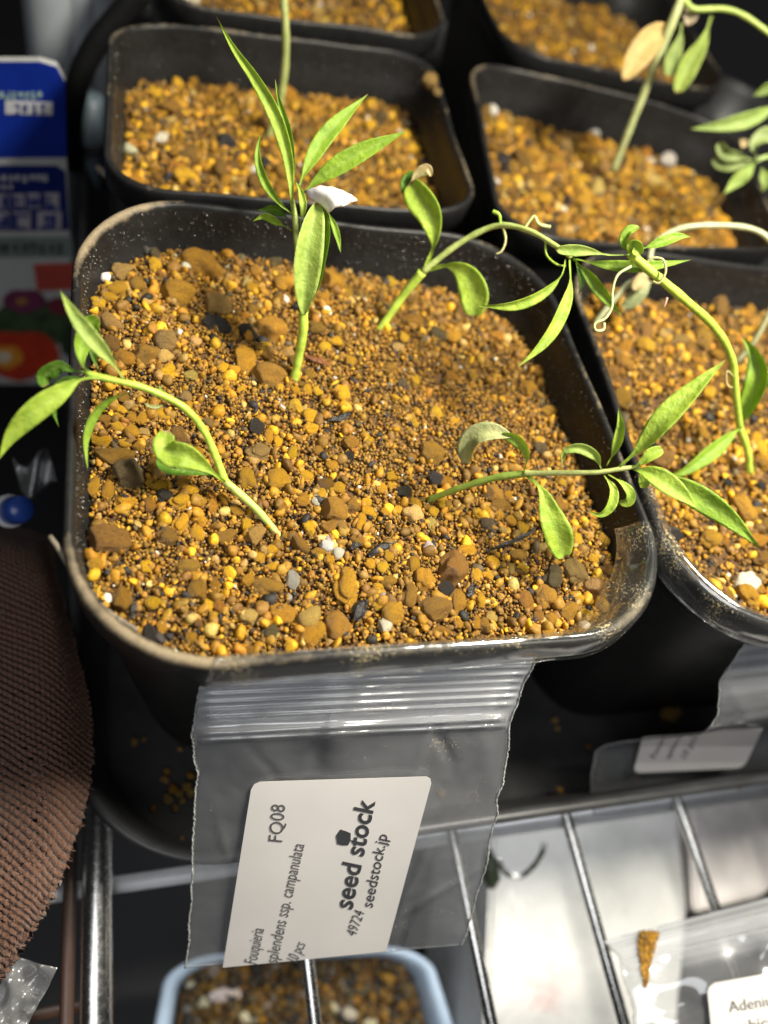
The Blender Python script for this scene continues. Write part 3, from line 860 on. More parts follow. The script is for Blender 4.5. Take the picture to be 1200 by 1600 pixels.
leaf(s, [(884, 404, 13.4), (876, 432, 13.35), (845, 460, 13.3), (800, 477, 13.25), (742, 478, 13.2)], 13, 'lance', 0.25, 0.5, G1, pet=0.3)
leaf(s, [(890, 406, 13.35), (890, 450, 13.25), (872, 500, 13.2), (845, 540, 13.2), (806, 576, 13.2)], 15, 'lance', 0.25, 0.4, G1, pet=0.25)
leaf(s, [(896, 404, 13.35), (920, 430, 13.3), (945, 462, 13.35), (972, 494, 13.45)], 14, 'lance', 0.3, -0.3, G2, pet=0.2)
leaf(s, [(896, 404, 13.35), (945, 414, 13.2), (1000, 417, 13.1), (1045, 412, 13.05), (1080, 406, 13.05)], 13, 'lance', 0.2, 0.2, G2, pet=0.2)
leaf(s, [(900, 410, 13.45), (908, 440, 13.5), (904, 462, 13.55)], 6, 'lance', 0.2, 0.2, DK)
stem(s, [(786, 354, 13.95), (790, 375, 13.9), (784, 392, 13.9), (775, 397, 13.9)], 0.035, 0.02, (0.45, 0.42, 0.16), "tendril")
stem(s, [(782, 352, 13.95), (780, 336, 13.9), (770, 330, 13.9)], 0.03, 0.05, G2, "tendril")
stem(s, [(820, 356, 13.75), (834, 338, 13.7), (842, 350, 13.7), (860, 355, 13.7)], 0.028, 0.045, PALE, "tendril")
stem(s, [(852, 377, 13.55), (854, 398, 13.55), (868, 412, 13.5), (884, 416, 13.5)], 0.025, 0.025, G2, "tendril")

# the seedling lying to the right, over the right rim
s = thing("seedling", "seedling lying to the right across the right rim of the large front pot", "seedling", Z(675, 779, 7.1), GR)
stem(s, [(670, 781, 13.3), (720, 762, 12.9), (775, 746, 12.6), (822, 740, 12.4)], 0.07, 0.08, (0.28, 0.40, 0.06))
stem(s, [(818, 740, 12.4), (870, 739, 12.2), (930, 738, 12.0), (968, 733, 11.9), (1000, 728, 11.85)], 0.065, 0.045, (0.45, 0.50, 0.16))
leaf(s, [(818, 740, 12.4), (824, 712, 12.2), (810, 688, 12.1), (784, 677, 12.1)], 12, 'spat', 0.3, 0.5, G1, pet=0.2)
leaf(s, [(800, 682, 12.1), (770, 676, 12.1), (744, 682, 12.15), (730, 700, 12.3), (728, 727, 12.5)], 20, 'oval', 0.35, -0.35, (0.50, 0.52, 0.24), pet=0.0, label="pale withered seed leaf")
leaf(s, [(824, 743, 12.35), (846, 765, 12.2), (858, 800, 12.2), (872, 838, 12.3), (882, 872, 12.5)], 27, 'spat', 0.2, 0.15, G1, pet=0.12, wav=0.1)
leaf(s, [(940, 733, 11.95), (930, 712, 11.8), (905, 700, 11.75), (882, 706, 11.8), (878, 728, 11.9)], 12, 'lance', 0.3, 0.2, G3, pet=0.1)
leaf(s, [(948, 728, 11.9), (962, 700, 11.75), (970, 668, 11.65), (966, 635, 11.6)], 11, 'lance', 0.35, 0.2, G1, pet=0.25)
leaf(s, [(965, 732, 11.9), (1000, 700, 11.7), (1035, 658, 11.5), (1080, 612, 11.4), (1135, 561, 11.3)], 25, 'lance', 0.22, 0.2, G1, pet=0.2)
leaf(s, [(985, 732, 11.85), (1003, 722, 11.75), (1018, 710, 11.7), (1036, 702, 11.7)], 12, 'spat', 0.3, 0.1, G1, pet=0.15)
leaf(s, [(990, 733, 11.85), (1020, 742, 11.7), (1055, 765, 11.6), (1093, 796, 11.55)], 23, 'lance', 0.2, 0.2, G1, pet=0.06)
leaf(s, [(1000, 735, 11.9), (1050, 755, 11.85), (1100, 782, 11.75), (1145, 815, 11.7), (1190, 859, 11.7)], 27, 'lance', 0.15, -0.1, G2, pet=0.1)
leaf(s, [(944, 743, 11.95), (958, 765, 11.9), (954, 790, 11.9), (938, 804, 11.95), (916, 797, 12.0)], 11, 'lance', 0.3, 0.35, G1, pet=0.1)
leaf(s, [(950, 741, 11.95), (972, 755, 11.85), (985, 772, 11.85), (980, 785, 11.9), (966, 784, 11.95)], 10, 'spat', 0.2, 0.4, G1, pet=0.15)
leaf(s, [(1000, 738, 11.95), (1006, 752, 12.0), (1003, 763, 12.05)], 11, 'oval', 0.2, 0.2, G1)

# right pot: tall arching seedling
s = thing("seedling", "tall seedling arching left from the right edge pot, curled leaves at its tip", "seedling", Z(1170, 736, 6.95), GR)
stem(s, [(1171, 738, 15.9), (1168, 705, 15.6), (1156, 668, 15.3)], 0.095, 0.10, G1)
stem(s, [(1156, 668, 15.3), (1150, 620, 14.8), (1143, 560, 14.3), (1115, 510, 13.8), (1060, 460, 13.3), (1012, 420, 13.0), (985, 396, 12.85)], 0.09, 0.105, G1)
leaf(s, [(1157, 665, 15.25), (1172, 630, 15.0), (1186, 590, 14.8), (1180, 555, 14.8), (1158, 524, 14.85)], 24, 'lance', 0.4, 0.3, G2, pet=0.05)
leaf(s, [(1154, 670, 15.25), (1130, 690, 15.1), (1095, 718, 15.0), (1065, 738, 15.0), (1036, 744, 15.1)], 17, 'lance', 0.3, 0.35, G2, pet=0.05)
leaf(s, [(985, 398, 12.85), (950, 398, 12.8), (915, 392, 12.75), (868, 390, 12.75)], 11, 'spat', 0.2, 0.1, G3, pet=0.35)
leaf(s, [(984, 396, 12.85), (976, 378, 12.8), (982, 362, 12.75), (999, 354, 12.75)], 10, 'oval', 0.3, 0.4, G2)
leaf(s, [(980, 395, 12.8), (990, 385, 12.7), (1002, 398, 12.75)], 13, 'oval', 0.4, 0.0, G1)
leaf(s, [(1000, 390, 12.85), (1030, 380, 12.8), (1060, 370, 12.8), (1080, 370, 12.85)], 12, 'lance', 0.25, 0.3, G2, pet=0.15)
stem(s, [(986, 416, 12.95), (965, 430, 12.9), (957, 455, 12.9), (956, 480, 12.9), (945, 498, 12.9), (930, 505, 12.9), (931, 516, 12.9), (943, 515, 12.95), (944, 505, 13.0)], 0.03, 0.03, PALE, "tendril", 50)
stem(s, [(1010, 410, 12.95), (1020, 403, 12.9), (1036, 406, 12.9), (1040, 425, 12.9), (1030, 442, 12.95), (1020, 440, 13.0)], 0.025, 0.028, (0.45, 0.42, 0.16), "tendril", 40)
stem(s, [(1042, 466, 13.2), (1040, 474, 13.15), (1038, 480, 13.1)], 0.03, 0.008, (0.5, 0.25, 0.15), "thorn")
stem(s, [(1148, 590, 14.5), (1136, 580, 14.4), (1136, 600, 14.45), (1144, 606, 14.5)], 0.02, 0.02, (0.5, 0.42, 0.15), "tendril", 30)

# right pot, behind: pale weak seedling
s = thing("seedling", "pale wilted seedling in the right edge pot, looping behind the tall one", "seedling", Z(1150, 566, 6.95), GR)
stem(s, [(1150, 566, 17.6), (1180, 530, 17.2), (1205, 480, 16.8), (1228, 420, 16.4), (1205, 378, 16.2), (1175, 358, 16.2), (1120, 352, 16.2), (1060, 358, 16.2), (1020, 385, 16.3), (1012, 425, 16.4), (975, 450, 16.6), (930, 505, 16.9)], 0.08, 0.085, (0.44, 0.46, 0.24), n=90)
leaf(s, [(1018, 440, 16.6), (1000, 455, 16.6), (985, 472, 16.7), (970, 478, 16.8)], 15, 'oval', 0.2, 0.2, (0.40, 0.44, 0.22))
leaf(s, [(1012, 430, 16.5), (1000, 440, 16.4), (988, 452, 16.4)], 14, 'oval', 0.3, 0.2, DRY, label="dry tan leaf")
leaf(s, [(938, 530, 17.2), (955, 535, 17.3), (975, 537, 17.4)], 12, 'oval', 0.1, 0.2, (0.42, 0.52, 0.2))
leaf(s, [(936, 532, 17.3), (944, 552, 17.5), (950, 575, 17.7)], 11, 'oval', 0.1, 0.2, (0.42, 0.52, 0.2))

# back left pot: single bent stem
s = thing("seedling", "bare pale stem standing in the pot behind the large front pot", "seedling", Z(416, 228, 6.5), GR)
stem(s, [(414, 232, 18.9), (428, 190, 18.5), (440, 145, 18.0), (446, 95, 17.5), (446, 40, 17.0), (441, -30, 16.5)], 0.12, 0.11, (0.36, 0.40, 0.13))
leaf(s, [(441, -30, 16.5), (410, -60, 16.2), (370, -80, 16.0)], 16, 'lance', 0.2, 0.2, G2)

# back right pot
s = thing("seedling", "blurred seedling in the pot behind the right front pot, hung with a tan dead leaf", "seedling", Z(960, 262, 6.5), GR)
stem(s, [(958, 266, 21.2), (982, 205, 20.4), (1012, 130, 19.6), (1040, 60, 18.9), (1066, -6, 18.4)], 0.12, 0.15, (0.44, 0.48, 0.2))
leaf(s, [(1044, 42, 18.9), (1020, 58, 18.8), (995, 90, 18.8), (974, 126, 18.9)], 25, 'oval', 0.15, 0.1, (0.66, 0.46, 0.17), pet=0.0, label="tan dead leaf")
leaf(s, [(1065, 36, 18.8), (1062, 60, 18.9), (1050, 90, 19.0), (1042, 120, 19.1)], 15, 'spat', 0.3, 0.3, (0.30, 0.38, 0.10))
leaf(s, [(1112, 24, 18.7), (1098, 65, 18.8), (1076, 100, 19.0), (1056, 146, 19.2)], 19, 'spat', 0.4, 0.2, (0.36, 0.46, 0.09))
leaf(s, [(1072, 6, 18.6), (1078, 22, 18.7), (1074, 40, 18.8)], 14, 'oval', 0.3, 0.2, (0.55, 0.44, 0.30))
stem(s, [(1068, -2, 18.4), (1085, 14, 18.5), (1130, 14, 18.5), (1165, 26, 18.5), (1215, 62, 18.6)], 0.09, 0.08, (0.34, 0.44, 0.08), "side_stem")

# right edge: leaves of a plant standing just outside the frame
s = thing("seedling", "blurred leafy shoot reaching in over the dark right edge beside the back right pot", "seedling", Z(1260, 330, 6.5), GR)
stem(s, [(1270, 340, 21.0), (1240, 260, 20.0), (1205, 245, 19.3), (1178, 252, 19.2)], 0.1, 0.08, (0.30, 0.40, 0.12))
leaf(s, [(1215, 164, 19.0), (1180, 182, 18.9), (1135, 194, 18.9), (1076, 202, 19.0)], 17, 'lance', 0.25, 0.2, (0.36, 0.48, 0.12), pet=0.05)
leaf(s, [(1180, 255, 19.2), (1165, 270, 19.2), (1148, 285, 19.3), (1130, 304, 19.3)], 15, 'lance', 0.2, 0.2, (0.36, 0.48, 0.10), pet=0.05)
leaf(s, [(1178, 250, 19.2), (1155, 244, 19.1), (1135, 240, 19.1), (1122, 222, 19.1)], 12, 'spat', 0.3, 0.3, (0.34, 0.42, 0.14))
leaf(s, [(1176, 252, 19.2), (1150, 258, 19.2), (1128, 255, 19.3), (1114, 246, 19.3)], 12, 'spat', 0.3, 0.3, (0.34, 0.42, 0.14))
leaf(s, [(1185, 250, 19.1), (1178, 230, 19.0), (1190, 216, 19.0), (1215, 210, 19.0)], 16, 'spat', 0.3, 0.3, (0.36, 0.44, 0.16))
leaf(s, [(1190, 262, 19.2), (1196, 285, 19.2), (1190, 300, 19.3)], 12, 'lance', 0.2, 0.2, (0.30, 0.40, 0.08))
leaf(s, [(1215, 130, 19.5), (1200, 138, 19.5), (1176, 150, 19.6)], 12, 'lance', 0.2, 0.2, (0.22, 0.30, 0.06))
stem(s, [(1215, 150, 19.4), (1245, 190, 19.6), (1240, 260, 20.0)], 0.07, 0.07, (0.30, 0.40, 0.12), "side_stem")
leaf(s, [(1156, 218, 19.0), (1162, 224, 19.0), (1158, 230, 19.0)], 7, 'oval', 0.3, 0.2, DRY)

# white papery seed husk hanging on the upright seedling
pts = np.array([[P(476, 300, 12.62), P(486, 312, 12.6), P(500, 318, 12.6), P(514, 334, 12.62)],
                [P(490, 293, 12.5), P(505, 302, 12.42), P(518, 312, 12.42), P(522, 326, 12.5)],
                [P(510, 292, 12.5), P(522, 297, 12.4), P(532, 308, 12.42), P(536, 322, 12.5)],
                [P(530, 297, 12.55), P(540, 302, 12.48), P(546, 310, 12.5), P(546, 317, 12.55)],
                [P(556, 311, 12.6), P(557, 312, 12.6), P(557, 313, 12.6), P(556, 314, 12.6)]])
pts = np.array([catmull(pts[:, j], 16) for j in range(4)])
pts = np.array([catmull(pts[:, i], 9) for i in range(16)])
pts += rng.normal(0, 0.006, pts.shape)
V, Fc = sheet_solid(pts, 0.015)
tag(part("seed_husk", V, Fc, simple("husk_paper", (0.88, 0.83, 0.77), 0.6, var=0.12, scale=9, bump=0.4)),
    "white papery seed husk stuck on top of the upright middle seedling", "seed husk")

# charcoal and bark chips lying on the soil
CHAR = simple("charcoal", (0.018, 0.016, 0.015), 0.35, var=0.4, scale=12, bump=0.6)
BARK = simple("bark_brown", (0.20, 0.07, 0.02), 0.5, var=0.4, scale=9, bump=0.6)
def chip(pts, w, mat, label, cat="bark chip", group="dark chips lying on the soil", z=7.28):
    q = []
    for (u, v) in pts:
        p = Z(u, v, 7.2); p = Z(u, v, z_main(p[None, :2])[0] + 0.09); q.append(p)
    c = catmull(np.array(q), 9)
    k = 13 / F
    r = np.sin(np.linspace(0.25, 2.9, 9)) * w * k / 2
    V, Fc = tube_geo(c, r, 7)
    V[:, 2] = c.mean(0)[2] + (V[:, 2] - c.mean(0)[2]) * 0.6
    V += rng.normal(0, 0.008, V.shape)
    tag(part("bark_chip", V, Fc, mat, smooth=False), label, cat, group)
chip([(512, 658), (535, 651), (550, 644)], 11, CHAR, "thin black charcoal sliver right of the upright seedling's base")
chip([(576, 868), (595, 856), (618, 848)], 14, CHAR, "curved black flake at the front centre of the soil")
chip([(567, 938), (561, 955), (556, 970)], 22, CHAR, "black charcoal chunk near the front rim, below the long orange stone")
chip([(212, 940), (208, 952), (205, 966)], 9, CHAR, "small black sliver by the front left curve of the rim")
chip([(738, 912), (736, 922), (733, 934)], 12, CHAR, "short black sliver among stones right of the dark brown lump")
chip([(476, 556), (495, 562), (515, 570)], 13, BARK, "red brown bark strip right behind the upright seedling's base")
chip([(760, 860), (790, 850), (830, 832), (838, 820)], 7, CHAR, "long thin black rootlet left of the lying seedling's big leaf")
chip([(550, 858), (560, 848), (566, 842)], 10, CHAR, "tiny black flake left of the curved black flake")

# ---------------------------------------------------------------- tray
def tray():
    x0, x1, y0, y1, zr = -4.86, 27.0, -5.83, 27.0, 2.0
    root = thing("tray", "black plastic tray with a rolled rim holding all the pots", "tray", (5, 5, 0.0))
    def loop(inset, z, rad, n=40):
        pts = []
        for k, (cx, cy) in enumerate([(x1, y1), (x0, y1), (x0, y0), (x1, y0)]):
            sx, sy = (1 if k in (0, 3) else -1), (1 if k in (0, 1) else -1)
            for a in np.linspace(0, math.pi / 2, n):
                ang = a + k * math.pi / 2
                pts.append((cx - sx * (inset + rad) + rad * math.cos(ang), cy - sy * (inset + rad) + rad * math.sin(ang), z))
        return np.array(pts)
    prof = [(0.75, 0.0, 2.2), (0.62, 0.05, 2.3), (0.22, 1.75, 2.7), (0.0, 1.8, 2.9), (-0.02, 1.95, 2.9), (0.04, 2.02, 2.85), (0.14, 2.02, 2.75), (0.22, 1.95, 2.7), (0.30, 1.7, 2.65), (0.68, 0.25, 2.2), (0.8, 0.16, 2.1)]
    V = np.vstack([loop(i, z, r) for i, z, r in prof]); n = 160
    Fc = [tuple(f) for f in grid_faces(len(prof), n, True)[:, ::-1]]
    Fc += [tuple(range(n)), tuple((len(prof) - 1) * n + j for j in range(n))[::-1]]
    part("tray_body", V, Fc, TRAY, root)
tray()

# spilled grains on the tray floor
gl = "small golden brown soil crumbs spilled on the black tray floor"
k = 0
spots = [(210, 1160, 'o', 14), (225, 1155, 'b', 9), (282, 1148, 'l', 10), (282, 1170, 't', 9), (258, 1218, 't', 16), (270, 1232, 'r', 16), (262, 1248, 'b', 18), (280, 1240, 't', 14), (292, 1228, 'o', 18), (300, 1238, 't', 16),
         (285, 1252, 'l', 12), (275, 1262, 'o', 12), (240, 1262, 'r', 10), (285, 1310, 'o', 9), (262, 1205, 'd', 12), (298, 1212, 'd', 14), (890, 1100, 'r', 24), (902, 1088, 'l', 14), (868, 1125, 't', 12), (872, 1138, 'b', 10), (1042, 1118, 't', 30), (1055, 1112, 'b', 20), (920, 1165, 'g', 9), (875, 1234, 'g', 12), (816, 1272, 'l', 14),
         (1130, 1218, 'o', 12), (1150, 1210, 'r', 14), (1168, 1216, 't', 16), (1180, 1222, 'r', 14), (1155, 1228, 'o', 12), (1190, 1208, 'b', 14), (995, 1216, 'o', 14), (560, 1265, 'b', 12), (690, 1240, 'o', 14)]
for (u, v, key, w) in spots:
    key = {'o': 't', 'b': 't', 'd': 'b', 'l': 't', 'g': 'b'}.get(key, key)
    p = Z(u, v, 0.25)
    if p[1] < -5.0: p = Z(u, v, 0.6); 
    r = w * (-(RC @ (p - CAM))[2]) / F / 2
    o = put_pebble(None, p + [0, 0, r * .4 - 0.05], r, r * .85, r * .8, random.uniform(0, 6), key)
    o.name = "soil_crumb"
    tag(o, gl, "soil crumb", "soil crumbs spilled on the tray floor")
for (u, v, w, lab) in [(672, 126, 26, "tan soil lump on the right rim of the pot behind the large front pot"), (683, 144, 14, "tiny tan crumb just below the lump on the rear pot's right rim")]:
    p = Z(u, v, 7.75); r = w * (-(RC @ (p - CAM))[2]) / F / 2
    o = put_pebble(None, p, r, r, r * .8, 0, 't'); o.name = "soil_crumb"; tag(o, lab, "soil crumb")

# torn slivers peeling off two rims
DUSTY = simple("dusty_sliver", (0.22, 0.18, 0.13), 0.7, var=0.4, scale=8, bump=0.5)
mainpot = bpy.data.objects["plant_pot"]; blpot = bpy.data.objects["plant_pot.002"]
V, Fc = tube_geo(catmull([P(78, 838, 10.35), P(95, 862, 10.3), P(120, 900, 10.2), P(160, 950, 10.15), P(215, 985, 10.25)], 24), np.r_[np.linspace(.035, .06, 12), np.linspace(.06, .03, 12)], 6)
part("peeling_sliver", V, Fc, DUSTY, mainpot)
V, Fc = tube_geo(catmull([P(152, 262, 17.2), P(175, 280, 17.0), P(210, 305, 16.9), P(250, 322, 16.8)], 16), 0.08, 6)
part("peeling_sliver", V, Fc, DUSTY, blpot)
# ---------------------------------------------------------------- label bags
TXT = {}
def text_pts(body, bold=0.0, spacing=1.0):
    cu = bpy.data.curves.new("txt", 'FONT')
    cu.body = body; cu.size = 1.0; cu.offset = bold; cu.space_character = spacing; cu.resolution_u = 3
    o = bpy.data.objects.new("txt", cu); col.objects.link(o)
    bpy.context.view_layer.update()
    me = o.to_mesh()
    V = np.array([v.co[:] for v in me.vertices]); Fc = [tuple(p.vertices) for p in me.polygons]
    o.to_mesh_clear(); bpy.data.objects.remove(o); bpy.data.curves.remove(cu)
    return V, Fc


class Bag:
    """a hanging plastic sheet through photo pixels: rows of (left u,v,d),(right u,v,d)"""
    def __init__(self, rows, bulge=0.0, n=70, m=60, ridges=(), seed=1, rel=0.0, creases=0.085):
        L = catmull([r[0] for r in rows], n); Rr = catmull([r[1] for r in rows], n)
        g = np.random.default_rng(seed)
        jl = np.interp(np.linspace(0, 1, n), np.linspace(0, 1, 24), g.normal(0, 1.6, 24)); jr = np.interp(np.linspace(0, 1, n), np.linspace(0, 1, 24), g.normal(0, 1.8, 24))
        L[:, 0] += jl; Rr[:, 0] += jr
        x = np.linspace(0, 1, m)
        self.UVD = L[:, None] * (1 - x)[None, :, None] + Rr[:, None] * x[None, :, None]
        tt = np.linspace(0, 1, n)
        env = np.sin(np.pi * np.clip(tt, 0, 1)) ** 0.7
        self.UVD[..., 2] -= bulge * env[:, None] * np.sin(np.pi * x)[None, :] ** 0.8
        bf = bumps(seed + 5, 50, rel, (0, 1, 0, 1), (0.05, 0.22))
        gx, gy = np.meshgrid(x, tt)
        self.UVD[..., 2] += bf(np.column_stack([gx.ravel(), gy.ravel()])).reshape(n, m)
        for _ in range(26 if creases else 0):      # random creases pressed into the film
            cx, cy, an = g.uniform(0, 1), g.uniform(0.3, 1), g.uniform(0, 3.14)
            dx, dy = gx - cx, gy - cy
            along = dx * math.cos(an) + dy * math.sin(an); acr = -dx * math.sin(an) + dy * math.cos(an) + 0.4 * along ** 2
            self.UVD[..., 2] -= creases * g.uniform(-1, 1) * np.exp(-(acr / g.uniform(0.008, 0.03)) ** 2) * np.exp(-(along / g.uniform(0.05, 0.22)) ** 2)
        for (c, w, h) in ridges:
            self.UVD[..., 2] -= h * np.exp(-((tt - c) / w) ** 2)[:, None] * np.clip(np.minimum(x, 1 - x) * 25, 0, 1)[None]
        self.G = np.array([[P(*q) for q in row] for row in self.UVD])
        self.flat = self.UVD.reshape(-1, 3)

    def smooth(self, u0, u1, v0, v1):
        """gently curved depth through one region, for a label stuck on it"""
        f = self.flat; k = (f[:, 0] > u0) & (f[:, 0] < u1) & (f[:, 1] > v0) & (f[:, 1] < v1)
        def basis(u, v):
            a, b = (u - u0) / (u1 - u0), (v - v0) / (v1 - v0)
            return np.stack([a * 0 + 1, a, b, a * a, a * b, b * b, a ** 3, b ** 3], -1)
        w = np.linalg.lstsq(basis(f[k, 0], f[k, 1]), f[k, 2], rcond=None)[0]
        return lambda u, v: float(basis(np.float64(u), np.float64(v)) @ w)

    def depth(self, u, v):
        d2 = (self.flat[:, 0] - u) ** 2 + (self.flat[:, 1] - v) ** 2
        i = np.argsort(d2)[:4]
        w = 1 / (d2[i] + 1)
        return (self.flat[i, 2] * w).sum() / w.sum()


def zip_bag(label, bag, th):
    c = bag.G.reshape(-1, 3).mean(0); c[2] = bag.G[..., 2].min()
    root = thing("zip_bag", label, "plastic bag", c, "clear plastic label bags")
    V, Fc = sheet_solid(bag.G, th)
    n, m, _ = bag.G.shape
    zf = np.repeat(np.clip(1 - (np.linspace(0, 1, n) / 0.31) ** 4, 0, 1) * (0.55 + 0.45 * np.abs(np.sin(np.linspace(0, 1, n) * 75))), m)
    part("bag_film", V, Fc, FILM, root, attrs=dict(zip=np.tile(zf, 2)))
    for j in (0, m - 1):
        V, Fc = tube_geo(bag.G[:, j] + rng.normal(0, 0.006, bag.G[:, j].shape), 0.013 + 0.004 * rng.random(n), 6)
        part("side_seam", V, Fc, SEAM, root)
    return root


def label_on(root, quad, depthf, rc=0.09, off=0.012, name="paper_label", n=26, round_=(1, 1, 1, 1)):
    """quad: photo pixels TL, TR, BR, BL"""
    q = np.array(quad, float)
    s = np.linspace(-1, 1, n)
    A, B = np.meshgrid(s, s)
    # rounded square outline by pulling the grid's corners in
    out = np.zeros((n, n, 3))
    wv = np.linalg.norm(q[1] - q[0]); hv = np.linalg.norm(q[3] - q[0])
    for i in range(n):
        for j in range(n):
            a, b = A[i, j], B[i, j]
            rx, ry = rc, rc * wv / hv
            ax, by = abs(a), abs(b)
            idx = (0 if a < 0 else 1) if b < 0 else (3 if a < 0 else 2)
            if ax > 1 - rx and by > 1 - ry and round_[idx]:
                px, py = (ax - (1 - rx)) / rx, (by - (1 - ry)) / ry
                mlen = max(px, py); L = math.hypot(px, py)
                px, py = px * mlen / L, py * mlen / L
                a = math.copysign(1 - rx + px * rx, a); b = math.copysign(1 - ry + py * ry, b)
            a, b = (a + 1) / 2, (b + 1) / 2
            uv = q[0] * (1 - a) * (1 - b) + q[1] * a * (1 - b) + q[2] * a * b + q[3] * (1 - a) * b
            out[i, j] = P(uv[0], uv[1], depthf(*uv) - off)
    V, Fc = sheet_solid(out, 0.004)
    return part(name, V, Fc, PAPER, root, smooth=False)


def write(parent, body, p0, p1, height, depthf, mat, bold=0.0, off=0.028, name="label_text", spacing=1.0):
    """lettering along the baseline p0 -> p1 (photo pixels), cap height in pixels"""
    V, Fc = text_pts(body, bold, spacing)
    w = V[:, 0].max() - V[:, 0].min()
    e = np.array(p1, float) - p0
    up = np.array([e[1], -e[0]]) / np.linalg.norm(e)
    X = (V[:, 0] - V[:, 0].min()) / w
    uv = np.array(p0)[None] + X[:, None] * e[None] + (V[:, 1] / 0.70 * height)[:, None] * up[None]
    W = np.array([P(u, v, depthf(u, v) - off) for u, v in uv])
    return part(name, W, Fc, mat, parent, smooth=False)


# --- bag on the large front pot
rows = [((326, 1022, 10.85), (846, 1004, 11.55)), ((319, 1046, 11.0), (832, 1036, 11.7)), ((308, 1100, 11.4), (815, 1078, 12.0)), ((303, 1150, 11.75), (798, 1130, 12.3)),
        ((305, 1240, 12.25), (788, 1205, 12.7)), ((300, 1370, 13.0), (764, 1330, 13.3)), ((294, 1460, 13.5), (738, 1425, 13.9)), ((289, 1513, 13.8), (719, 1478, 14.2))]
ridg = [(0.035, 0.006, .04), (0.06, 0.006, .05), (0.085, 0.006, .05), (0.11, 0.006, .06), (0.135, 0.006, .06), (0.16, 0.006, .06), (0.185, 0.007, .07), (0.215, 0.008, .06), (0.262, 0.013, .13), (0.285, 0.009, .09)]
bag = Bag(rows, 0.16, 240, 70, ridg, 3, 0.05)
root = zip_bag("clear zip bag with a white seed label hanging on the large front pot", bag, 0.03)
D0 = bag.smooth(340, 690, 1200, 1520)
D = lambda u, v: D0(u, v)
lab = label_on(root, [(394, 1222), (677, 1213), (603, 1487), (348, 1512)], D, round_=(1, 1, 0, 0), off=0.075)
D = lambda u, v: D0(u, v) - 0.060
write(lab, "FQ08", (441, 1316), (446, 1258), 22, D, INKL)
write(lab, "Fouquieria", (401, 1507), (413, 1452), 20, D, INKL)
write(lab, "splendens ssp. campanulata", (433, 1506), (476, 1320), 20, D, INKL)
write(lab, "10 pcs", (464, 1505), (478, 1476), 18, D, INKL)
write(lab, "seed stock", (550, 1422), (586, 1252), 30, D, INK, bold=0.022)
write(lab, "seedstock.jp", (582, 1419), (606, 1305), 18, D, INK, bold=0.006)
write(lab, "49724", (556, 1464), (570, 1426), 17, D, INK)
uv = [(527, 1319), (525, 1306), (532, 1296), (541, 1299), (548, 1302), (548, 1313), (544, 1321), (535, 1321)]
part("seed_logo", [P(u, v, D(u, v) - 0.028) for u, v in uv], [tuple(range(len(uv)))], INK, lab, smooth=False)
# strip of the same film folded over the front rim to the right corner
ring = rounded_ring(400, 0.45) * 4.5
def strip(t0, t1, prof, mat, parent, name, seed, Q=None):
    i0, i1 = int(t0 * 400), int(t1 * 400)
    idx = np.arange(i0, i1)
    g = bumps(seed, 40, 0.03, (0, 1, 0, 1), (0.03, 0.12))
    G = []
    for k, (off, dz) in enumerate(prof):
        rr0 = ring[idx % 400]
        cf = np.exp(-((rr0[:, 0] - 4.1) ** 2 + (rr0[:, 1] + 3.9) ** 2) / 1.8) if off > 0.2 else np.zeros(len(idx))
        r = rr0 * (1 - off * (1 + (0.5 if off > 0.28 else 0.2) * cf) / 4.5)[:, None]
        if Q is not None: r = quad_map(Q, r[:, 0] / 4.5, r[:, 1] / 4.5)
        x = np.linspace(0, 1, len(idx))
        fade = 1 - 0.0 * x
        w = g(np.column_stack([x, np.full(len(x), k / len(prof))]))
        G.append(np.column_stack([r, 8.06 - dz + w * 0.7 + 0 * fade]))
    V, Fc = sheet_solid(np.array(G), 0.02)
    return part(name, V, Fc, mat, parent)
# ring order: starts at right side going to the back, left, front, back to the right corner
ang = np.arctan2(ring[:, 1], ring[:, 0])
def ring_t(x, y):
    return np.argmin(np.hypot(ring[:, 0] - x, ring[:, 1] - y)) / 400
FLP = [(0.30, .50), (0.22, .28), (0.165, 0.10), (0.11, 0.0), (0.04, -0.01), (-0.02, 0.04), (-0.06, 0.16), (-0.08, 0.38), (-0.08, 0.6)]
ta, tb = ring_t(-2.7, -4.5), ring_t(4.5, -2.5)
if tb < ta: tb += 1
strip(ta, tb, FLP, FLAP, root, "folded_flap", 9)

# --- bag on the right pot, bent over and tucked down into the tray
def zd(u, v, z):
    return (u, v, float(-(RC @ (Z(u, v, z) - CAM))[2]))
rows = [((1186, 978, 13.4), (1500, 955, 14.6)), ((1168, 997, 13.6), (1490, 975, 14.7)), ((1147, 1032, 13.9), (1480, 1005, 14.9)), ((1125, 1064, 14.1), (1475, 1035, 15.0)), ((1123, 1095, 14.25), (1470, 1060, 15.1)), ((1118, 1122, 14.4), (1465, 1080, 15.2)),
        ((1095, 1146, 14.8), (1455, 1100, 15.6)), (zd(1010, 1155, 3.0), zd(1430, 1105, 3.0)), (zd(945, 1166, 2.0), zd(1400, 1115, 2.0)), (zd(927, 1192, 1.5), zd(1390, 1140, 1.5)), (zd(928, 1275, 0.45), zd(1380, 1220, 0.45))]
rbag = Bag(rows, 0.0, 90, 50, [(0.10, 0.012, .05), (0.15, 0.01, .05), (0.21, 0.013, .09)], 11, 0.03)
root = zip_bag("clear zip bag on the right edge pot, its label bent low into the tray", rbag, 0.03)
strip(ring_t(-4.5, -1.5), ring_t(4.5, -1.5) + (1 if ring_t(4.5, -1.5) < ring_t(-4.5, -1.5) else 0), FLP, FLAP, root, "folded_flap", 19, Q_RIGHT)
